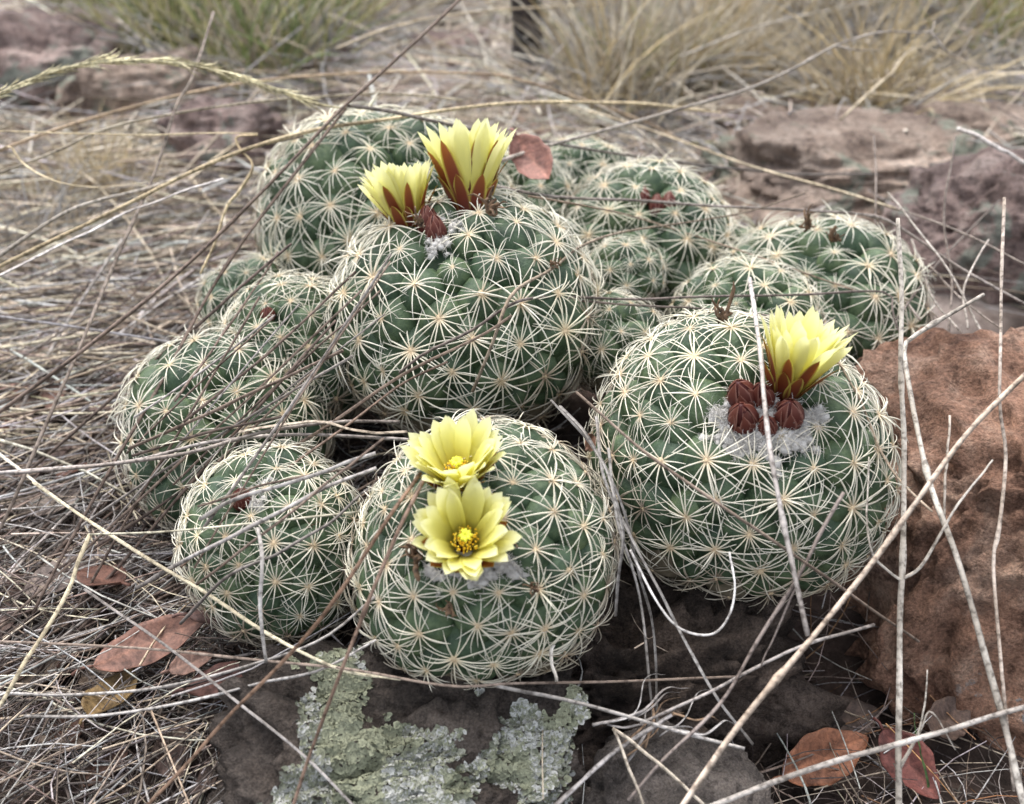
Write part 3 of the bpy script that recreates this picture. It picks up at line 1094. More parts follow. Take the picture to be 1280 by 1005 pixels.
def litter(n, x0, x1, y0, y1, L0, L1, r0, r1, az, azs, pile, pal, wts, tilt=.12, curve=.25, K=6, flat=1.0):
    x = rng.uniform(x0, x1, n)
    y = rng.uniform(y0, y1, n)
    L = rng.uniform(L0, L1, n)
    a = az + rng.normal(size=n) * azs
    cv = rng.normal(size=n) * curve
    s = np.linspace(-.5, .5, K)
    aa = a[:, None] + cv[:, None] * s[None] * 2
    dx = np.cos(aa) * L[:, None] / (K - 1)
    dy = np.sin(aa) * L[:, None] / (K - 1)
    X = x[:, None] + np.cumsum(dx, 1) - dx.sum(1, keepdims=True) / 2
    Y = y[:, None] + np.cumsum(dy, 1) - dy.sum(1, keepdims=True) / 2
    g = H(X, Y)
    g = g.max(axis=1, keepdims=True) * .6 + g * .4
    h0 = rng.random(n) ** 1.6 * pile
    tl = rng.normal(size=n) * tilt
    bow = np.abs(rng.normal(size=n)) * .06 * L
    Z = g + h0[:, None] + .001 + tl[:, None] * (s[None]) * L[:, None] + bow[:, None] * (.25 - s[None] ** 2) * 2
    Z = np.maximum(Z, H(X, Y) - .002)
    pts = np.stack([X, Y, Z], -1)
    ok = keep(pts, rocks=y0 < .6)
    pts = pts[ok]
    m = len(pts)
    return strands(pts, rng.uniform(r0, r1, m), pick_cols(pal, wts, m), 3, flat, taper=np.linspace(1, .5, K))


def litter_obj(name, label, batches, cat="litter"):
    Vs, Qs, Cs, off = [], [], [], 0
    for V, q, C in batches:
        Vs.append(V); Qs.append(q + off); Cs.append(C); off += len(V)
    o = obj(name, mesh(name, np.vstack(Vs), np.vstack(Qs), None, [M['straw']], {"col": np.vstack(Cs)}))
    tag(o, label, cat, kind="stuff")


litter_obj("grass_litter", "fine grey broken grass litter covering the soil beside the cacti", [  # strands weighted dark, shade low round the mound put into their colour
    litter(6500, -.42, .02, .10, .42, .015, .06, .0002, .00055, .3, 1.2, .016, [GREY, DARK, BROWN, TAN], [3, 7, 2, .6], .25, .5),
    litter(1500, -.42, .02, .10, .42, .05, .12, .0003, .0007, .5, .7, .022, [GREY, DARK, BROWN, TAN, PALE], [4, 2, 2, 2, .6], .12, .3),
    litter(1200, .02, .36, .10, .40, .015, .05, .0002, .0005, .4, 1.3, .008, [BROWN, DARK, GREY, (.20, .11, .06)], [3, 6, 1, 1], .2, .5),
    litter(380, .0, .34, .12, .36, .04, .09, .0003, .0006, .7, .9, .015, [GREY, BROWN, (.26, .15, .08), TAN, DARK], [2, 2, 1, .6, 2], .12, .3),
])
litter_obj("straw_bed", "bed of flattened tan and grey straw spreading away from the mound", [
    litter(3800, -1.0, -.08, .38, 1.05, .08, .26, .0003, .0013, .15, .50, .035, [TAN, STRAW, GREY, BROWN, PALE, DARK], [2.4, 1.6, 4, 1.5, 1.5, 1], .14, .3, 7),
    litter(2600, -.9, .0, .36, .9, .03, .10, .0004, .0009, .3, 1.0, .015, [GREY, BROWN, TAN, DARK], [3, 2, 2, 2], .2, .5),
    litter(1800, .15, .95, .42, 1.05, .05, .22, .0004, .0010, .2, .9, .02, [TAN, GREY, BROWN, STRAW], [2, 3, 2, 1.5], .12, .3),
    litter(900, -.3, .3, .58, .95, .05, .2, .0004, .0010, .2, .9, .02, [TAN, GREY, BROWN, STRAW], [2, 3, 2, 1.5], .12, .3),
])
litter_obj("far_grass_litter", "faded grass and twig litter over the slope beyond the mound", [
    litter(15000, -1.7, 1.7, .80, 2.3, .04, .22, .0006, .0016, .2, 1.0, .03, [(.54, .47, .39), (.52, .50, .48), (.34, .28, .25), (.66, .58, .45), (.74, .69, .58)], [2.6, 4.5, 1, 2, 2.2], .28, .5, 5),
    litter(4500, -3.2, 3.2, 2.1, 4.5, .08, .3, .001, .0025, .2, 1.1, .04, [TAN, GREY, BROWN, STRAW], [3, 3, 2, 1.6], .2, .4, 5),
])

# ------------------------------------------------------------------ grass tufts
def tuft_mesh(seed, n, h, spread, pal, wts, skirt=.3):
    r_ = np.random.default_rng(seed)
    K = 7
    s = np.linspace(0, 1, K)
    a = r_.uniform(0, 6.28, n)
    lean = np.abs(r_.normal(size=n)) * spread + .1
    L = h * r_.uniform(.45, 1.15, n)
    dead = r_.random(n) < skirt
    lean = np.where(dead, lean * 1.6 + .5, lean)
    droop = r_.uniform(.15, .9, n) * np.where(dead, 1.3, 1)
    b = r_.normal(size=(n, 2)) * h * .13
    ang = lean[:, None] + droop[:, None] * s[None] ** 1.5
    dr = np.sin(ang) * L[:, None] / (K - 1)
    dz = np.cos(ang) * L[:, None] / (K - 1)
    rr = np.cumsum(dr, 1) - dr[:, :1]
    zz = np.cumsum(dz, 1) - dz[:, :1]
    tw = a[:, None] + r_.normal(size=(n, 1)) * .4 * s[None]
    X = b[:, :1] + rr * np.cos(tw)
    Y = b[:, 1:] + rr * np.sin(tw)
    pts = np.stack([X, Y, np.maximum(zz, .004) - .012], -1)
    pal = np.array(pal); w = np.array(wts, float)
    c = pal[r_.choice(len(pal), n, p=w / w.sum())] * r_.uniform(.75, 1.2, (n, 1))
    c = np.where(dead[:, None], np.array((.50, .48, .46)) * r_.uniform(.6, 1.25, (n, 1)), c)
    V, q, C = strands(pts, r_.uniform(.0008, .0016, n), c, 3, taper=np.array([1, 1, .95, .85, .7, .45, .12]))
    return mesh("grass_tuft", V, q, None, [M['green']], {"col": C})


GRN, YGR, GOLD = (.27, .34, .13), (.52, .49, .24), (.64, .52, .31)
TM = [tuft_mesh(1, 380, .20, .40, [GRN, YGR, STRAW, PALE], [4, 3, 3, 1], .45), tuft_mesh(2, 320, .20, .60, [(.62, .54, .40), GOLD, (.52, .45, .36), YGR, (.72, .66, .54)], [3, 2, 3, .5, 2], .35),
      tuft_mesh(3, 280, .17, .65, [GOLD, (.66, .57, .41), (.56, .48, .37)], [4, 3, 2], .2), tuft_mesh(4, 300, .16, .7, [(.48, .46, .44), (.52, .45, .36), (.62, .54, .42)], [4, 2, 2], .4),
      tuft_mesh(5, 300, .18, .35, [YGR, STRAW, GOLD, GRN], [3, 3, 2, 1], .25)]


def tuft(kind, px, py, label, sc=1.0, rz=0.0, group=None):
    q, d = G(px, py)
    o = obj("grass_tuft", TM[kind])
    o.location = (q[0], q[1], float(H(q[0], q[1])))
    o.rotation_euler = (0, 0, rz)
    o.scale = (sc, sc, sc)
    tag(o, label, "grass", group)


tuft(0, 335, 118, "green and yellow grass tuft with grey dead skirt beyond the tall cactus", 1.0, .3, "grass tufts on the slope")
tuft(0, 215, 88, "green grass tuft growing behind the pinkish rock", .95, 2.0, "grass tufts on the slope")
tuft(2, 1085, 150, "golden drooping grass tuft behind the wide brown rock", 1.0, .8, "grass tufts on the slope")
tuft(1, 770, 150, "pale straw grass tuft with a few yellow-green blades behind the small top cactus", 1.0, 1.2, "grass tufts on the slope")
tuft(4, 1225, 72, "yellow-green grass tuft beyond the hooked twig tip", 1.0, .2, "grass tufts on the slope")
tuft(3, 60, 330, "flattened grey grass tuft in the straw bed beneath the awned grass head", .6, 1.9, "grass tufts on the slope")
tuft(2, 130, 262, "small golden dry grass tuft standing in the straw bed", .55, 2.9, "grass tufts on the slope")
for k, (kd, px, py, s) in enumerate([(1, 860, 118, .75), (1, 950, 125, .65), (3, 715, 110, .7), (2, 900, 70, 1.0), (1, 1000, 60, 1.1), (3, 800, 60, 1.0), (1, 720, 45, 1.1),
                                     (3, 1150, 95, .8), (1, 430, 60, .9), (4, 110, 30, .9), (3, 540, 30, .9), (1, 1120, 30, 1.0), (3, 1250, 140, .6),
                                     (2, 1180, 20, .9), (3, 390, 90, .8), (3, 820, 90, .7), (2, 900, 110, .65), (3, 1010, 105, .6), (3, 1060, 75, .8), (3, 745, 80, .7), (0, 400, 75, .9), (0, 280, 60, 1.0), (4, 800, 125, .7)]):
    tuft(kd, px, py, "faded dry grass tuft in the tangle on the far slope", s, k * 1.3, "faded tufts on the far slope")
r_ = np.random.default_rng(77)
for k in range(26):                       # the slope goes on above the frame
    x, y = r_.uniform(-2.4, 2.4), r_.uniform(1.75, 4.2)
    o = obj("grass_tuft", TM[int(r_.integers(0, 5))])
    o.location = (x, y, float(H(x, y)))
    o.rotation_euler = (0, 0, r_.uniform(0, 6.28))
    sc = r_.uniform(.8, 1.4)
    o.scale = (sc, sc, sc)
    tag(o, "faded dry grass tuft in the tangle on the far slope", "grass", "faded tufts on the far slope")

# charred stub behind the mound
q, d = G(655, 100)
pp = catmull([(q[0], q[1], q[2] - .03), (q[0] + .004, q[1], q[2] + .05), (q[0] - .004, q[1] + .01, q[2] + .13), (q[0] + .008, q[1] + .015, q[2] + .24)], 14)
V, qd, t = tube(pp, np.linspace(.020, .014, 14), 10)
V = V + (.004 * fbm(V / .03, 3, 5))[:, None] * np.array([1, 1, 0])
tag(obj("dead_stub", mesh("dead_stub", V, qd, t, [M['wood']])), "dark charred upright stub in the dry grass behind the mound", "stump")

# ------------------------------------------------------------------ dead leaves
def leaf(label, c, length, width, yaw, pitch, roll, col, seed, curl=.3, fold=.25, group=None):
    r_ = np.random.default_rng(seed)
    n, m = 26, 11
    top, T, Vn = [], [], []
    for i in range(n):
        t = i / (n - 1)
        w = width * .5 * (math.sin(math.pi * t ** .85) ** .75) * (1 + .05 * math.sin(9 * t + seed) + .04 * math.sin(23 * t + 2 * seed)) + .0005
        for j in range(m):
            s = j / (m - 1) * 2 - 1
            z = curl * length * (.5 - t) ** 2 + fold * w * abs(s) ** 1.5 + .05 * width * math.sin(5 * t + 2.5 * s + seed) * s
            top.append(((t - .5) * length, s * w, z))
            side_v = 1 - abs(((t * 9 - abs(s) * 1.6) % 1) - .5) * 4
            Vn.append(max(0, 1 - abs(s) * 6, .55 * side_v))
    top = np.array(top)
    bot = top - np.array([0, 0, .00045])
    q = []
    for i in range(n - 1):
        for j in range(m - 1):
            a = i * m + j
            q.append((a, a + m, a + m + 1, a + 1))
            q.append((a + n * m, a + 1 + n * m, a + m + 1 + n * m, a + m + n * m))
    for i in range(n - 1):
        for j in (0, m - 1):
            a, b = i * m + j, (i + 1) * m + j
            q.append((a, b, b + n * m, a + n * m))
    # petiole
    V = np.vstack([top, bot])
    off = len(V)
    pv, pq, pt = tube(catmull([(-.5 * length, 0, curl * length * .25), (-.6 * length, .02 * length, curl * length * .3), (-.68 * length, .0, curl * length * .25)], 5), [.0007] * 5, 5)
    V = np.vstack([V, pv])
    q = np.vstack([np.array(q), pq + off])
    col = (np.array(col) * .72 + np.mean(col) * .20) * .72
    curl, fold = curl * 1.5 + .1, fold * 1.4
    cc = np.tile(col, (len(V), 1)) * (1 + .15 * vnoise(V / (.3 * length), seed))[:, None]
    vn = np.concatenate([Vn, Vn, np.zeros(len(pv))])
    o = obj("dead_leaf", mesh("dead_leaf", V, q, pt + off, [M['leaf']], {"col": cc, "vein": vn}))
    o.location = c
    o.rotation_euler = (R(roll), R(pitch), R(yaw))
    tag(o, label, "leaf", group)
    return o


RED, OCH, PNK, MAU = (.26, .075, .040), (.28, .17, .05), (.30, .155, .11), (.17, .105, .085)


def gl(px, py, lift=.010):
    q, d = G(px, py)
    return (q[0], q[1], q[2] + lift)


_lf = leaf("curled red-brown leaf caught upright behind the taller goblet flower", tuple(P(668, 202, .55)), .036, .021, 0, 0, 0, (.36, .15, .11), 1, .5, .4)
_lf.rotation_euler = frame(-FW + .35 * UP - .3 * RT, RT * .55 - UP * .8).to_euler()
leaf("long reddish-brown dead leaf with pale midrib lying in dark litter", gl(205, 858, .026), .046, .017, 28, -6, 18, (.27, .12, .08), 2, .1, .2)
leaf("brown dead leaf lying flat under the cactus with the withered bud", gl(300, 815, .026), .034, .014, 12, -3, 10, (.20, .095, .075), 3, .1, .2)
leaf("small oval pinkish leaf beside the long reddish-brown leaf", gl(252, 880, .024), .017, .009, 30, 0, 10, PNK, 4, .1, .25)
leaf("rusty leaf tilted into the hollow among grey stems", gl(140, 770, .022), .03, .016, 150, 10, 10, (.19, .075, .045), 5, .3, .3)
leaf("curled yellow-ochre leaf half covered by fine litter", gl(155, 915, .020), .026, .017, 70, 5, 0, OCH, 6, .5, .5)
leaf("curled ochre leaf against the lichen-crusted rock", gl(325, 925, .016), .022, .013, 40, 10, 20, (.27, .16, .06), 7, .6, .6)
leaf("dark red leaf beneath the grass arcs near the lichen rock", gl(290, 900, .022), .028, .015, 20, 0, 0, (.16, .06, .045), 8, .2, .3)
leaf("orange-brown leaf leaning under the whitish thick straw", gl(1020, 985, .020), .040, .019, 22, -8, 25, (.33, .115, .045), 9, .2, .3)
leaf("crimson leaf standing at the foot of the upright grey stem", gl(1125, 990, .018), .032, .018, -60, 15, 25, (.22, .06, .045), 10, .3, .4)
leaf("wide brown veined leaf in the hollow under the boulder", gl(1035, 935, .018), .042, .026, 10, -5, 15, (.17, .11, .085), 11, .2, .2)
leaf("dull olive-brown leaf deep in the shade below the single-flower cactus", gl(975, 915, .014), .034, .017, 5, 0, 0, (.13, .09, .04), 12, .4, .3)
leaf("rounded orange-red leaf between lichen rock and grey stone", gl(697, 1000, .016), .020, .017, 80, 5, 15, (.34, .10, .05), 13, .2, .2)
leaf("brown curled leaf resting against the boulder's base", gl(1170, 935, .018), .03, .016, 40, 5, 20, (.16, .10, .075), 14, .5, .4)
leaf("small brown leaf stuck between the two-flower and single-flower cacti", tuple(P(737, 553, .405)), .010, .006, 70, 0, 60, (.24, .11, .06), 15, .2, .2)
leaf("pale pinkish-grey leaf lying in the straw near slanting stems", gl(75, 655, .014), .036, .02, 15, 0, 5, (.36, .28, .23), 16, .2, .2)
leaf("pale mauve leaf pressed into the grey litter under pale straw", gl(95, 745, .014), .04, .018, 50, 0, 5, (.28, .21, .18), 17, .2, .2)
for k in range(34):
    px, py = rng.uniform(0, 330), rng.uniform(330, 640)
    leaf("small dull dead leaf lying in the straw bed", gl(px, py, .012), rng.uniform(.016, .034), rng.uniform(.008, .016), rng.uniform(0, 360), rng.normal() * 8, rng.normal() * 10,
         [PNK, MAU, (.30, .21, .16), (.24, .10, .06)][k % 4], 30 + k, .2, .3, "dead leaves in the straw bed")
for k in range(26):
    px, py = rng.uniform(380, 1270), rng.uniform(10, 215)
    leaf("small dead leaf in the faded litter beyond the mound", gl(px, py, .015), rng.uniform(.02, .045), rng.uniform(.012, .022), rng.uniform(0, 360), rng.normal() * 15, rng.normal() * 20,
         [(.30, .12, .07), PNK, MAU, (.26, .20, .16)][k % 4], 80 + k, .3, .3, "dead leaves beyond the mound")
for k in range(24):
    px, py = rng.uniform(0, 330), rng.uniform(680, 1000)
    leaf("small dark dead leaf sunk in the fine grey litter", gl(px, py, .008), rng.uniform(.012, .026), rng.uniform(.007, .013), rng.uniform(0, 360), rng.normal() * 10, rng.normal() * 12,
         [(.13, .08, .06), MAU, (.17, .08, .05), (.24, .17, .12)][k % 4], 120 + k, .3, .3, "dead leaves in the fine litter")

litter_obj("loose_litter", "loose grass bits and needles strewn over the dead leaves", [
    litter(420, -.40, .02, .12, .40, .02, .09, .0002, .0006, .4, 1.0, .03, [GREY, DARK, BROWN, TAN, PALE], [4, 2, 2, 2, .6], .2, .4),
    litter(160, .05, .30, .12, .30, .02, .07, .0002, .0005, .4, 1.2, .03, [GREY, BROWN, (.28, .15, .07), TAN], [3, 2, 1, 1], .2, .4),
])

# ------------------------------------------------------------------ traced stems (each its own thing)
def stem(name, label, pts, wpx, col, seed=0, n=None, nodes=(), taper=(1.0, .85), wob=.35, cat="grass stem", flat=1.0, parent=None, group=None, branches=()):
    r_ = np.random.default_rng(1000 + seed)
    W = np.array([P(*p) for p in pts])
    n = n or max(12, int(len(pts) * 6))
    C = catmull(W, n)
    d = np.mean([p[2] for p in pts])
    rad0 = wpx * .44 * d / F
    t = np.linspace(0, 1, n)
    C = C + np.stack([vnoise(np.stack([t * 7, t * 0 + seed, t * 0 + k], -1), 50 + k) for k in range(3)], -1) * rad0 * wob * 1.4
    rad = rad0 * np.interp(t, [0, 1], taper) * (1 + .10 * vnoise(np.stack([t * 15, t * 0 + seed, t * 0], -1), 3))
    for f in nodes:
        rad = rad * (1 + .55 * np.exp(-((t - f) / .012) ** 2))
    V, q, tr = tube(C, rad, 8, flat)
    st = np.concatenate([np.tile(r_.uniform(.58, 1.25, 8), n), [1, 1]])
    cc = np.array(col)[None] * ((1 + .25 * vnoise(V / .010, seed)) * st)[:, None]
    o = obj(name, mesh(name, V, q, tr, [M['straw']], {"col": cc}), parent)
    if parent is None:
        tag(o, label, cat, group)
    for bp, bw in branches:
        stem("branch", None, bp, bw, col, seed + 77, parent=o, taper=(1, .5))
    return o


GB, GRY, TN, CR, LT, DB = (.17, .125, .10), (.30, .28, .26), (.50, .40, .25), (.66, .58, .40), (.47, .43, .375), (.115, .085, .07)
stem("grass_stalk", "long dark stem running from above the goblet flowers down over the straw bed", [(590, -14, .62), (470, 96, .56), (430, 133, .54), (330, 237, .50), (220, 342, .46), (110, 432, .44), (-20, 530, .43)], 5.5, GB, 1, 40, (.3, .62))
stem("grass_stalk", "dark stem forking below the awned grass head and dropping to the litter", [(432, 136, .545), (355, 235, .51), (275, 342, .475), (215, 455, .45), (150, 565, .43), (80, 690, .42), (40, 770, .415)], 5, GB, 2, 40, (.4,))
stem("grass_stalk", "leaning grey-brown stem with swollen joint crossing the straw bed", [(268, 15, .62), (240, 98, .58), (222, 130, .56), (195, 210, .54), (140, 335, .50), (92, 450, .47), (25, 610, .44), (-15, 690, .435)], 5, (.22, .18, .15), 3, 44, (.2, .5))
stem("grass_leaf", "flat tan straw blade lying level beside the tall cactus", [(-15, 164, .56), (160, 168, .55), (250, 166, .545), (322, 165, .54)], 6, (.60, .50, .32), 4, 16, taper=(1, .9), flat=.35)
stem("grass_leaf", "tan ribbon of curled dead grass blade twisting beside the tall cactus", [(322, 168, .54), (296, 171, .54), (300, 186, .54), (316, 208, .537), (300, 238, .53), (283, 260, .525), (268, 305, .52), (250, 342, .515)], 9, (.62, .50, .32), 5, 40, flat=.4, taper=(1, .5), wob=.1)
stem("grass_leaf", "short curled cream blade twisting near flat tan blade", [(-10, 192, .54), (14, 184, .54), (28, 202, .54), (60, 222, .54), (105, 234, .54), (190, 228, .545)], 5.5, (.6, .5, .33), 6, 30, flat=.25, taper=(1.2, .5))
stem("grass_stalk", "thin reddish-tan stem arching high behind the awned head", [(-10, 192, .62), (100, 152, .64), (230, 118, .68), (350, 98, .70), (470, 91, .72), (580, 92, .74), (640, 97, .76), (720, 122, .78), (800, 150, .8), (850, 175, .8)], 4, (.48, .36, .24), 7, 50)
stem("grass_stalk", "thin bent grey-tan straw arching towards the top of the tall cactus", [(-10, 220, .56), (70, 190, .57), (148, 157, .58), (300, 130, .60), (430, 118, .60), (510, 118, .60), (578, 126, .60)], 4, (.44, .38, .29), 8, 40)
stem("grass_stalk", "long tan straw slanting up onto the shoulder of the tall cactus", [(-10, 338, .50), (130, 268, .52), (270, 200, .535), (380, 165, .54), (480, 150, .55), (620, 130, .58), (760, 128, .64), (900, 140, .72)], 5.5, (.54, .44, .28), 9, 40)
stem("grass_stalk", "thick grey straw slanting beneath the tan ribbon of grass", [(-10, 325, .50), (90, 262, .52), (200, 232, .53), (300, 190, .54), (380, 170, .545)], 6, (.36, .32, .27), 10, 30)
stem("grass_leaf", "grey flattened blade folded at its tip over the straw bed", [(-10, 350, .48), (120, 285, .50), (200, 250, .51), (278, 224, .52)], 9, (.40, .37, .35), 11, 24, flat=.3)
stem("grass_stalk", "dark grey stem resting across the crown of the tall cactus", [(432, 133, .545), (490, 140, .535), (560, 155, .535), (640, 172, .56), (700, 180, .60), (790, 195, .62), (870, 207, .64), (980, 216, .67), (1096, 218, .70)], 4.5, (.20, .175, .155), 12, 44)
stem("twig", "long grey twig with hooked tip rising over the brown rock", [(1168, 26, .72), (1160, 40, .72), (1100, 40, .70), (1045, 57, .68), (1000, 82, .66), (930, 112, .64), (830, 142, .61), (740, 168, .58), (660, 190, .555), (600, 214, .535), (560, 250, .51)], 5, (.33, .29, .25), 13, 60, (.3, .5), taper=(.6, 1.1), cat="twig",
     branches=[([(1046, 57, .68), (1065, 62, .68), (1096, 63, .685)], 3), ([(1164, 40, .72), (1185, 66, .72), (1200, 68, .72), (1214, 45, .72)], 3.5)])
stem("grass_stalk", "dark stem skimming the mound's far cacti towards the mauve rock", [(600, 228, .54), (690, 245, .545), (790, 250, .55), (880, 256, .555), (1000, 262, .555), (1090, 270, .55), (1130, 288, .545), (1200, 335, .53), (1290, 386, .52)], 4.5, (.23, .20, .18), 14, 44, (.7,))
stem("twig", "pale brown twig dangling over the goblet-flower cactus and pups", [(1006, 242, .56), (940, 263, .55), (872, 276, .535), (777, 290, .51), (728, 308, .475), (690, 335, .44), (642, 367, .418), (618, 425, .41), (590, 490, .425)], 4.5, (.30, .24, .18), 15, 44, (.5,), cat="twig", taper=(.6, 1))
stem("grass_stalk", "thin dark stem lying level across pups towards the single flower", [(500, 466, .42), (530, 442, .418), (588, 414, .415), (638, 381, .42), (675, 372, .435), (730, 372, .455), (800, 374, .475), (881, 371, .478), (1000, 368, .49), (1106, 365, .505), (1116, 392, .495), (1128, 424, .49)], 4, (.16, .13, .115), 16, 50)
stem("grass_stalk", "thin dark straw below the level stem, ending behind the single flower", [(700, 374, .452), (780, 380, .465), (880, 386, .468), (940, 392, .455), (985, 398, .45)], 3.5, (.17, .14, .12), 17, 24)
stem("grass_stalk", "thin brown stem draped over the crown of the goblet-flower cactus", [(660, 245, .47), (700, 252, .50), (780, 268, .54), (860, 292, .555), (960, 325, .525), (1075, 366, .51)], 3, (.25, .19, .14), 18, 30)
stem("grass_stalk", "upright pale grey stem with side shoots standing before the boulder", [(1122, 272, .40), (1126, 400, .385), (1129, 560, .372), (1127, 725, .36), (1126, 860, .352), (1122, 1030, .345)], 8.5, LT, 19, 40, (.30, .60), taper=(.8, 1),
     branches=[([(1127, 726, .36), (1108, 712, .358), (1090, 690, .357), (1083, 640, .36), (1087, 572, .365)], 4), ([(1128, 724, .36), (1152, 706, .358), (1185, 650, .358), (1210, 612, .36), (1242, 576, .362)], 5),
               ([(1126, 955, .347), (1140, 930, .346), (1152, 900, .346), (1160, 838, .348)], 3.5), ([(1126, 960, .347), (1150, 915, .344), (1164, 890, .343), (1195, 938, .343)], 3)])
stem("grass_stalk", "thick pale stem bent at its top, slanting down over the boulder", [(1228, 367, .42), (1160, 408, .41), (1137, 425, .405), (1132, 445, .402), (1160, 590, .375), (1200, 705, .358), (1240, 850, .348), (1272, 970, .342), (1290, 1030, .34)], 9, LT, 20, 50, (.12, .45), taper=(.7, 1))
stem("grass_stalk", "slim wavy upright stem rising along the boulder's face", [(1255, 248, .42), (1251, 380, .40), (1250, 500, .385), (1258, 570, .38), (1250, 660, .37), (1242, 705, .365), (1252, 830, .352), (1268, 990, .343)], 5.5, (.40, .34, .29), 21, 44, (.62,))
stem("grass_stalk", "thick straight straw slanting from the grey stone up across the boulder", [(838, 1030, .325), (910, 925, .328), (960, 862, .332), (1018, 795, .336), (1100, 692, .343), (1200, 552, .352), (1300, 450, .362)], 8.5, (.44, .36, .29), 22, 40, (.28, .6), taper=(1, .95), wob=.15)
stem("grass_stalk", "whitish thick straw lying low in front of the boulder's foot", [(870, 1015, .335), (1000, 966, .338), (1130, 928, .34), (1200, 908, .342), (1300, 878, .345)], 8, (.50, .46, .42), 23, 30, (.6,), wob=.15)
stem("grass_stalk", "grey stem leaning down over the single-flower cactus past its buds", [(938, 348, .40), (948, 425, .375), (958, 520, .352), (968, 590, .342), (990, 705, .337), (1010, 795, .336)], 8, (.36, .33, .31), 24, 36, (.3, .75), wob=.2)
stem("grass_stalk", "dark forked stem leaning in the gap below the single-flower cactus", [(1055, 615, .345), (1025, 665, .345), (1000, 715, .346), (945, 805, .345), (900, 880, .345), (830, 950, .342), (785, 1000, .342)], 6, (.24, .20, .18), 25, 36, (.35,),
     branches=[([(1000, 715, .346), (975, 780, .346), (950, 835, .348)], 4.5)])
stem("grass_stalk", "grey stalk low in the dark hollow under the boulder", [(1092, 782, .365), (1015, 803, .358), (960, 828, .355), (880, 868, .352), (800, 905, .352)], 5, (.30, .27, .25), 26, 26)
stem("grass_stalk", "thin brown stem slanting over the single-flower cactus to the boulder's base", [(720, 490, .385), (800, 560, .352), (900, 630, .338), (990, 692, .342), (1060, 740, .352), (1148, 803, .362)], 4.5, (.26, .20, .16), 27, 36, (.7,))
stem("grass_stalk", "thin stem bowed around the flank of the single-flower cactus", [(1048, 452, .385), (1075, 500, .38), (1100, 560, .375), (1125, 600, .37), (1165, 640, .362)], 3.5, (.34, .27, .20), 28, 24)
stem("grass_stalk", "brown stem crossing the two-flower cactus down past the lichen rock", [(533, 596, .337), (500, 660, .324), (465, 740, .320), (430, 832, .322), (395, 925, .325), (360, 1030, .325)], 6, (.20, .135, .10), 29, 36, (.4, .7))
stem("grass_stalk", "reddish-brown stem beside its twin, reaching into the fine litter", [(525, 590, .342), (480, 655, .33), (430, 735, .325), (372, 806, .33), (300, 880, .335), (250, 935, .338), (165, 1025, .338)], 6, (.22, .14, .095), 30, 40, (.5,))
stem("grass_stalk", "pale cream straw lying diagonally under the withered-bud cactus", [(42, 603, .41), (130, 664, .385), (240, 732, .362), (350, 800, .35), (430, 838, .345), (500, 850, .347)], 5, (.70, .63, .46), 31, 30)
stem("grass_stalk", "cream flat straw sloping down to the fine grey litter", [(113, 668, .385), (80, 745, .372), (40, 815, .362), (-10, 900, .352)], 6.5, (.64, .55, .38), 32, 20)
stem("grass_stalk", "thin brown-grey stem lying level below cacti from litter to lichen rock", [(-10, 802, .385), (100, 806, .378), (200, 812, .37), (330, 826, .352), (430, 836, .345), (560, 858, .34), (640, 855, .345), (760, 852, .36), (920, 846, .37)], 4, (.28, .22, .18), 33, 40)
stem("grass_stalk", "grey straight straw crossing the dead leaves to the lichen rock", [(105, 737, .385), (200, 802, .365), (300, 880, .345), (380, 945, .335), (440, 1005, .33), (470, 1030, .33)], 4.5, (.36, .33, .31), 34, 30)
stem("grass_stalk", "grey stem arching low over the dead leaves", [(-10, 866, .37), (90, 868, .365), (190, 860, .358), (300, 835, .352), (400, 800, .352), (470, 745, .352)], 4.5, (.33, .31, .29), 35, 30)
stem("grass_stalk", "silvery stem sweeping over fine litter to the withered-bud cactus", [(30, 895, .36), (120, 895, .355), (220, 880, .352), (320, 855, .35), (400, 838, .348), (470, 800, .35)], 4.5, (.42, .40, .38), 36, 30)
stem("grass_stalk", "grey straw over the gap between stacked cacti and withered-bud cactus, upper of two", [(-10, 592, .42), (90, 585, .42), (180, 572, .415), (260, 552, .41), (340, 545, .405), (430, 545, .405), (520, 552, .40)], 6, (.31, .28, .26), 37, 36)
stem("grass_stalk", "grey straw over the gap between stacked cacti and withered-bud cactus, lower of two", [(20, 592, .415), (140, 580, .41), (250, 562, .402), (330, 540, .402), (420, 528, .405), (500, 528, .41)], 6, (.27, .235, .21), 38, 36)
stem("grass_leaf", "pale dead blade folded over the dark gap above the two-flower cactus", [(300, 538, .402), (360, 530, .40), (410, 528, .40), (450, 540, .40), (510, 538, .405)], 9, (.40, .34, .27), 39, 30, flat=.3)
stem("grass_stalk", "grey stem lying over the withered-bud cactus, upper of a pair", [(250, 650, .365), (300, 622, .36), (380, 598, .358), (470, 566, .365)], 6.5, (.30, .285, .27), 40, 24)
stem("grass_stalk", "grey stem lying over the withered-bud cactus, lower of a pair", [(170, 735, .378), (250, 690, .362), (330, 650, .352), (400, 612, .355), (470, 585, .36)], 6.5, (.28, .26, .245), 41, 28)
stem("grass_stalk", "pale thin straw crossing level over the withered-bud cactus", [(110, 668, .385), (200, 665, .37), (330, 652, .352), (400, 645, .352), (450, 640, .355)], 3.5, (.55, .52, .40), 42, 24)
stem("grass_stalk", "dark bent stem crossing the lower flank of the withered-bud cactus", [(225, 780, .365), (285, 720, .352), (350, 690, .348), (410, 655, .35), (450, 620, .355)], 5, (.20, .18, .165), 43, 26)
stem("grass_leaf", "grey withered blade hanging down the withered-bud cactus", [(322, 660, .352), (328, 700, .346), (325, 760, .346), (332, 830, .348)], 6, (.36, .34, .32), 44, 20, flat=.4)
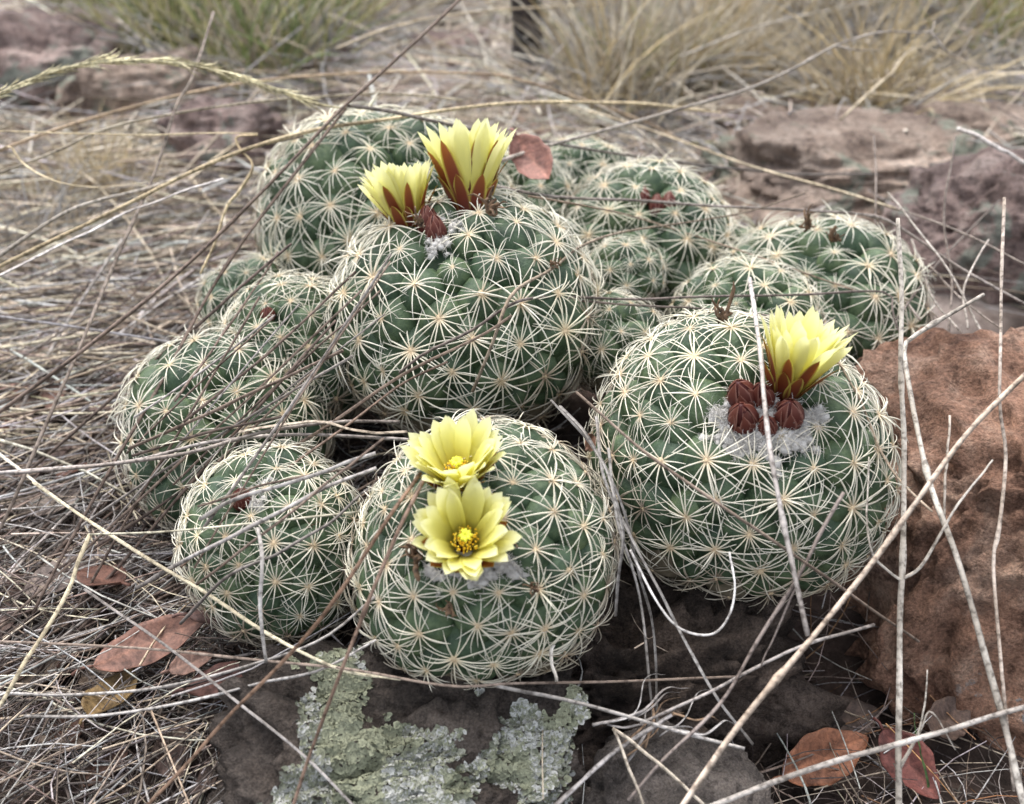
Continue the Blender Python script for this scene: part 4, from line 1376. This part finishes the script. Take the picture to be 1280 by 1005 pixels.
stem("grass_stalk", "brown stem propped against the goblet-flower cactus's lower flank", [(250, 655, .395), (340, 580, .40), (420, 525, .405), (500, 470, .41), (600, 420, .408), (640, 395, .41)], 5, (.21, .155, .12), 45, 34)
stem("grass_stalk", "fine brown stem leaning over the dark gap by the goblet-flower cactus", [(225, 710, .375), (330, 610, .385), (430, 535, .40), (500, 482, .412), (560, 452, .41)], 4, (.24, .17, .13), 46, 30)
for k, (p, w) in enumerate([([(700, 508, .40), (735, 545, .385), (762, 600, .365), (778, 660, .358), (772, 720, .36), (768, 770, .365)], 6), ([(688, 500, .41), (742, 560, .385), (775, 625, .372), (800, 720, .37), (818, 790, .375), (822, 930, .372)], 5),
                            ([(745, 520, .395), (756, 600, .375), (788, 670, .368), (825, 740, .362), (850, 790, .36), (895, 870, .355), (940, 930, .36)], 5), ([(760, 560, .385), (772, 650, .366), (800, 750, .368), (812, 860, .366), (818, 925, .372)], 4.5)]):
    stem("grass_leaf", "grey dead blade hanging in the cleft between the two-flower and single-flower cacti", p, w, (.24, .225, .21), 47 + k, 34, flat=.5, group="dead blades hanging in the cleft")
stem("grass_leaf", "white curling grass fibre looped beneath the single-flower cactus", [(788, 688, .36), (820, 750, .355), (850, 786, .352), (890, 793, .352), (912, 770, .35), (918, 735, .352), (912, 690, .356)], 3.6, (.62, .60, .58), 55, 40)
stem("grass_leaf", "short split white fibre hanging at the two-flower cactus's base", [(692, 805, .352), (689, 825, .348), (696, 852, .347)], 5, (.66, .62, .56), 56, 12, flat=.4)
stem("grass_stalk", "grey straw resting on the dark rock and grey stone", [(620, 858, .35), (700, 872, .35), (790, 897, .346), (850, 915, .345), (930, 935, .342)], 5.5, (.34, .32, .30), 57, 26)
stem("grass_stalk", "pale bent straw standing on the grey stone, one arm of a V", [(768, 912, .342), (786, 960, .338), (812, 1025, .335)], 4.5, (.50, .44, .36), 58, 14)
stem("grass_stalk", "pale straw lying on the grey stone, long arm of a V", [(766, 910, .342), (820, 952, .338), (880, 1005, .335), (900, 1030, .335)], 5, (.48, .42, .34), 59, 14)
stem("grass_stalk", "grey bundle straw lying between dead leaf and grey stone", [(680, 1020, .345), (740, 965, .348), (790, 925, .35), (840, 893, .352)], 7, (.30, .28, .27), 60, 20)
stem("grass_stalk", "short pale shoot standing against the boulder", [(1180, 650, .372), (1182, 600, .372), (1188, 520, .375)], 4, (.42, .36, .30), 61, 12)
stem("twig", "whitish dead twig end poking in over the mauve rock", [(1198, 160, .62), (1225, 172, .61), (1290, 210, .60)], 6, (.50, .46, .43), 62, 14, cat="twig")
for k, p in enumerate([[(1150, 400, .50), (1115, 350, .54), (1080, 300, .58)], [(1185, 420, .50), (1190, 350, .53), (1180, 270, .56), (1195, 170, .60)], [(1230, 420, .47), (1180, 330, .50), (1110, 240, .56)], [(1280, 330, .52), (1200, 290, .55), (1120, 260, .60)],
                       [(1120, 400, .50), (1180, 320, .56), (1250, 250, .62)], [(1210, 410, .48), (1205, 360, .50), (1235, 300, .53)], [(1160, 330, .55), (1200, 372, .52), (1250, 410, .49)], [(1090, 330, .56), (1095, 250, .58), (1092, 170, .62)],
                       [(1140, 300, .57), (1165, 370, .52), (1200, 415, .49)]]):
    stem("grass_stalk", "thin tangled stem over the dark hollow behind the boulder", p, 3.2, [(.26, .22, .19), (.17, .14, .12), (.38, .34, .30)][k % 3], 70 + k, 18, group="tangled stems behind the boulder")
for k, p in enumerate([[(1125, 262, .62), (1040, 236, .64), (930, 205, .67), (820, 165, .72), (740, 140, .77), (690, 128, .80)], [(640, 100, .78), (690, 112, .79), (750, 132, .78), (800, 165, .74), (845, 208, .66), (870, 225, .62)],
                       [(420, 60, .80), (500, 32, .85), (600, 14, .92), (760, 5, 1.0)], [(850, 70, .85), (960, 30, .95), (1100, 0, 1.05), (1180, -10, 1.1)], [(1050, 150, .75), (1110, 95, .82), (1150, 60, .9), (1240, 90, .9)]]):
    stem("grass_stalk", "faint tan straw arching over the litter beyond the mound", p, 3.2, [(.50, .42, .30), (.40, .36, .30)][k % 2], 90 + k, 30, group="tan straws arching beyond the mound")

# grey ribbons tangled between the dark rock and the grey stone
for k in range(12):
    x, y = 760 + rng.uniform(0, 130), 880 + rng.uniform(0, 45)
    a = rng.normal(.55, .5)
    L = rng.uniform(50, 120)
    p = [(x - L * .5 * math.cos(a), y + L * .5 * math.sin(a), .358), (x + rng.normal() * 6, y + rng.normal() * 6, .352 + rng.uniform(0, .006)), (x + L * .4 * math.cos(a + .5), y - L * .4 * math.sin(a + .5), .362), (x + L * .6 * math.cos(a + .2), y - L * .6 * math.sin(a + .2), .372)]
    stem("grass_leaf", "grey dead grass ribbon in the tangle above the grey stone", p, rng.uniform(3.5, 7), [(.36, .345, .335), (.28, .26, .25), (.22, .15, .10)][k % 3], 1700 + k, 20, flat=.4, taper=(1, .4), group="grey ribbons above the grey stone")
stem("grass_leaf", "narrow fresh green grass shoot at the foot of the boulder", [(1162, 985, .352), (1150, 935, .352), (1142, 890, .355)], 6, (.10, .19, .06), 1750, 12, flat=.4, taper=(1, .2))

# awned grass head (fuzzy inflorescence)
W = catmull([P(-12, 122, .52), P(60, 92, .53), P(110, 80, .535), (P(168, 75, .54)), P(250, 83, .545), P(330, 106, .548), P(390, 128, .547), P(432, 136, .545)], 60)
V, q, t = tube(W, np.interp(np.linspace(0, 1, 60), [0, .7, 1], [.0010, .0008, .0005]), 6)
cc = np.tile((.52, .47, .30), (len(V), 1))
head = obj("awned_grass_head", mesh("awned_grass_head", V, q, t, [M['straw']], {"col": cc}))
tag(head, "arching pale awned grass seed head curving to the tall cactus", "grass stem")
A = []
for k in range(230):
    i = int(rng.integers(0, 52))
    d = (W[i + 4] - W[i])
    d /= np.linalg.norm(d)
    o = rng.normal(size=3)
    L = rng.uniform(.008, .016)
    A.append([W[i] + o * .0004, W[i] + d * L * .45 + o * .0011, W[i] + d * L * .8 + o * .0016, W[i] + d * L + o * .0026])
V, q, C = strands(np.array(A), rng.uniform(.0003, .0007, len(A)), np.tile((.56, .51, .33), (len(A), 1)) * rng.uniform(.8, 1.2, (len(A), 1)), 3, taper=[.6, 1, .6, .1])
sp = obj("spikelets", mesh("spikelets", V, q, None, [M['straw']], {"col": C}), head)
sp['kind'] = "stuff"

# slanting stems leaning over the western cacti, one object each
cnt = 0
for k in range(1500):
    if cnt >= 110:
        break
    px0, py0 = rng.uniform(-60, 300), rng.uniform(520, 900)
    L = rng.uniform(160, 420)
    ang = R(rng.normal(38, 12))
    px1, py1 = px0 + L * math.cos(ang), py0 - L * math.sin(ang)
    g0, d0 = G(px0, py0)
    g1, d1 = G(px1, py1)
    if py1 < 170 or px1 > 560:
        continue
    d0 -= .012
    d1 = min(d1 * .97 - .01, d0 + L * .00035)
    pm = ((px0 + px1) / 2 + rng.normal() * 6, (py0 + py1) / 2 + rng.normal() * 6)
    dm = (d0 + d1) / 2
    W = catmull([P(px0, py0, d0), P(*pm, dm), P(px1, py1, d1)], 12)
    if not keep(W[None], .97)[0]:
        continue
    cnt += 1
    tone = [(.15, .11, .09), (.20, .15, .12), (.26, .235, .215), (.33, .30, .28), (.105, .08, .07)][int(rng.integers(0, 5))]
    stem("grass_stalk", "slim dry stem slanting over straw and cacti in a loose sheaf", [(px0, py0, d0), (*pm, dm), (px1, py1, d1)], rng.uniform(2.6, 5.2), tone, 300 + k, 14, (.45,) if rng.random() < .5 else (),
         group="slanting stems of the loose sheaf")
# longer straws lying on the straw bed
cnt = 0
for k in range(300):
    if cnt >= 70:
        break
    px0, py0 = rng.uniform(-60, 200), rng.uniform(225, 480)
    L = rng.uniform(120, 330)
    ang = R(rng.normal(10, 14))
    px1, py1 = px0 + L * math.cos(ang), py0 - L * math.sin(ang)
    g0, d0 = G(px0, py0)
    g1, d1 = G(px1, max(py1, 60))
    d0 -= .025
    d1 -= .035
    d1 = min(d1, d0 + .12)
    W = catmull([P(px0, py0, d0), P(px1, py1, d1)], 8)
    if not keep(W[None], 1.01)[0]:
        continue
    cnt += 1
    tone = [TAN, STRAW, PALE, GREY, (.36, .32, .27)][int(rng.integers(0, 5))]
    stem("straw", "long dry straw lying on top of the straw bed", [(px0, py0, d0), ((px0 + px1) / 2, (py0 + py1) / 2 - rng.uniform(-6, 10), (d0 + d1) / 2), (px1, py1, d1)], rng.uniform(3, 6), tone, 800 + k, 12,
         group="long straws on the straw bed", cat="straw")

# the sheaf's upper layer: stems resting on the cacti themselves
cnt = 0
for k in range(600):
    if cnt >= 20:
        break
    px0, py0 = rng.uniform(-40, 270), rng.uniform(430, 860)
    px1, py1 = rng.uniform(290, 500), rng.uniform(290, 620)
    ang = math.degrees(math.atan2(py0 - py1, px1 - px0))
    if not 12 < ang < 62 or math.hypot(px1 - px0, py1 - py0) < 150:
        continue
    ts = np.linspace(0, 1, 9)
    fd = []
    for t in ts:
        x, y = px0 + (px1 - px0) * t, py0 + (py1 - py0) * t
        dmin = G(x, y)[1]
        for c in CACTI:
            if (x - c['px']) ** 2 + (y - c['py']) ** 2 < (c['r'] * 1.02) ** 2:
                dmin = min(dmin, surf(c, x, y, 1.0))
        fd.append(dmin)
    d0 = fd[0] - .010
    d1 = min((f - .004 - d0) / t + d0 for f, t in zip(fd[1:], ts[1:]))
    if d1 < .33 or d1 - d0 < -.06:
        continue
    cnt += 1
    tone = [(.15, .11, .09), (.20, .15, .12), (.26, .235, .215), (.33, .30, .28), (.12, .09, .075)][int(rng.integers(0, 5))]
    stem("grass_stalk", "slim dry stem slanting over straw and cacti in a loose sheaf", [(px0, py0, d0), ((px0 + px1) / 2 + rng.normal() * 4, (py0 + py1) / 2 + rng.normal() * 4, (d0 + d1) / 2), (px1, py1, d1)],
         rng.uniform(2.8, 5.4), tone, 1300 + k, 14, (.45,) if rng.random() < .5 else (), group="slanting stems of the loose sheaf")
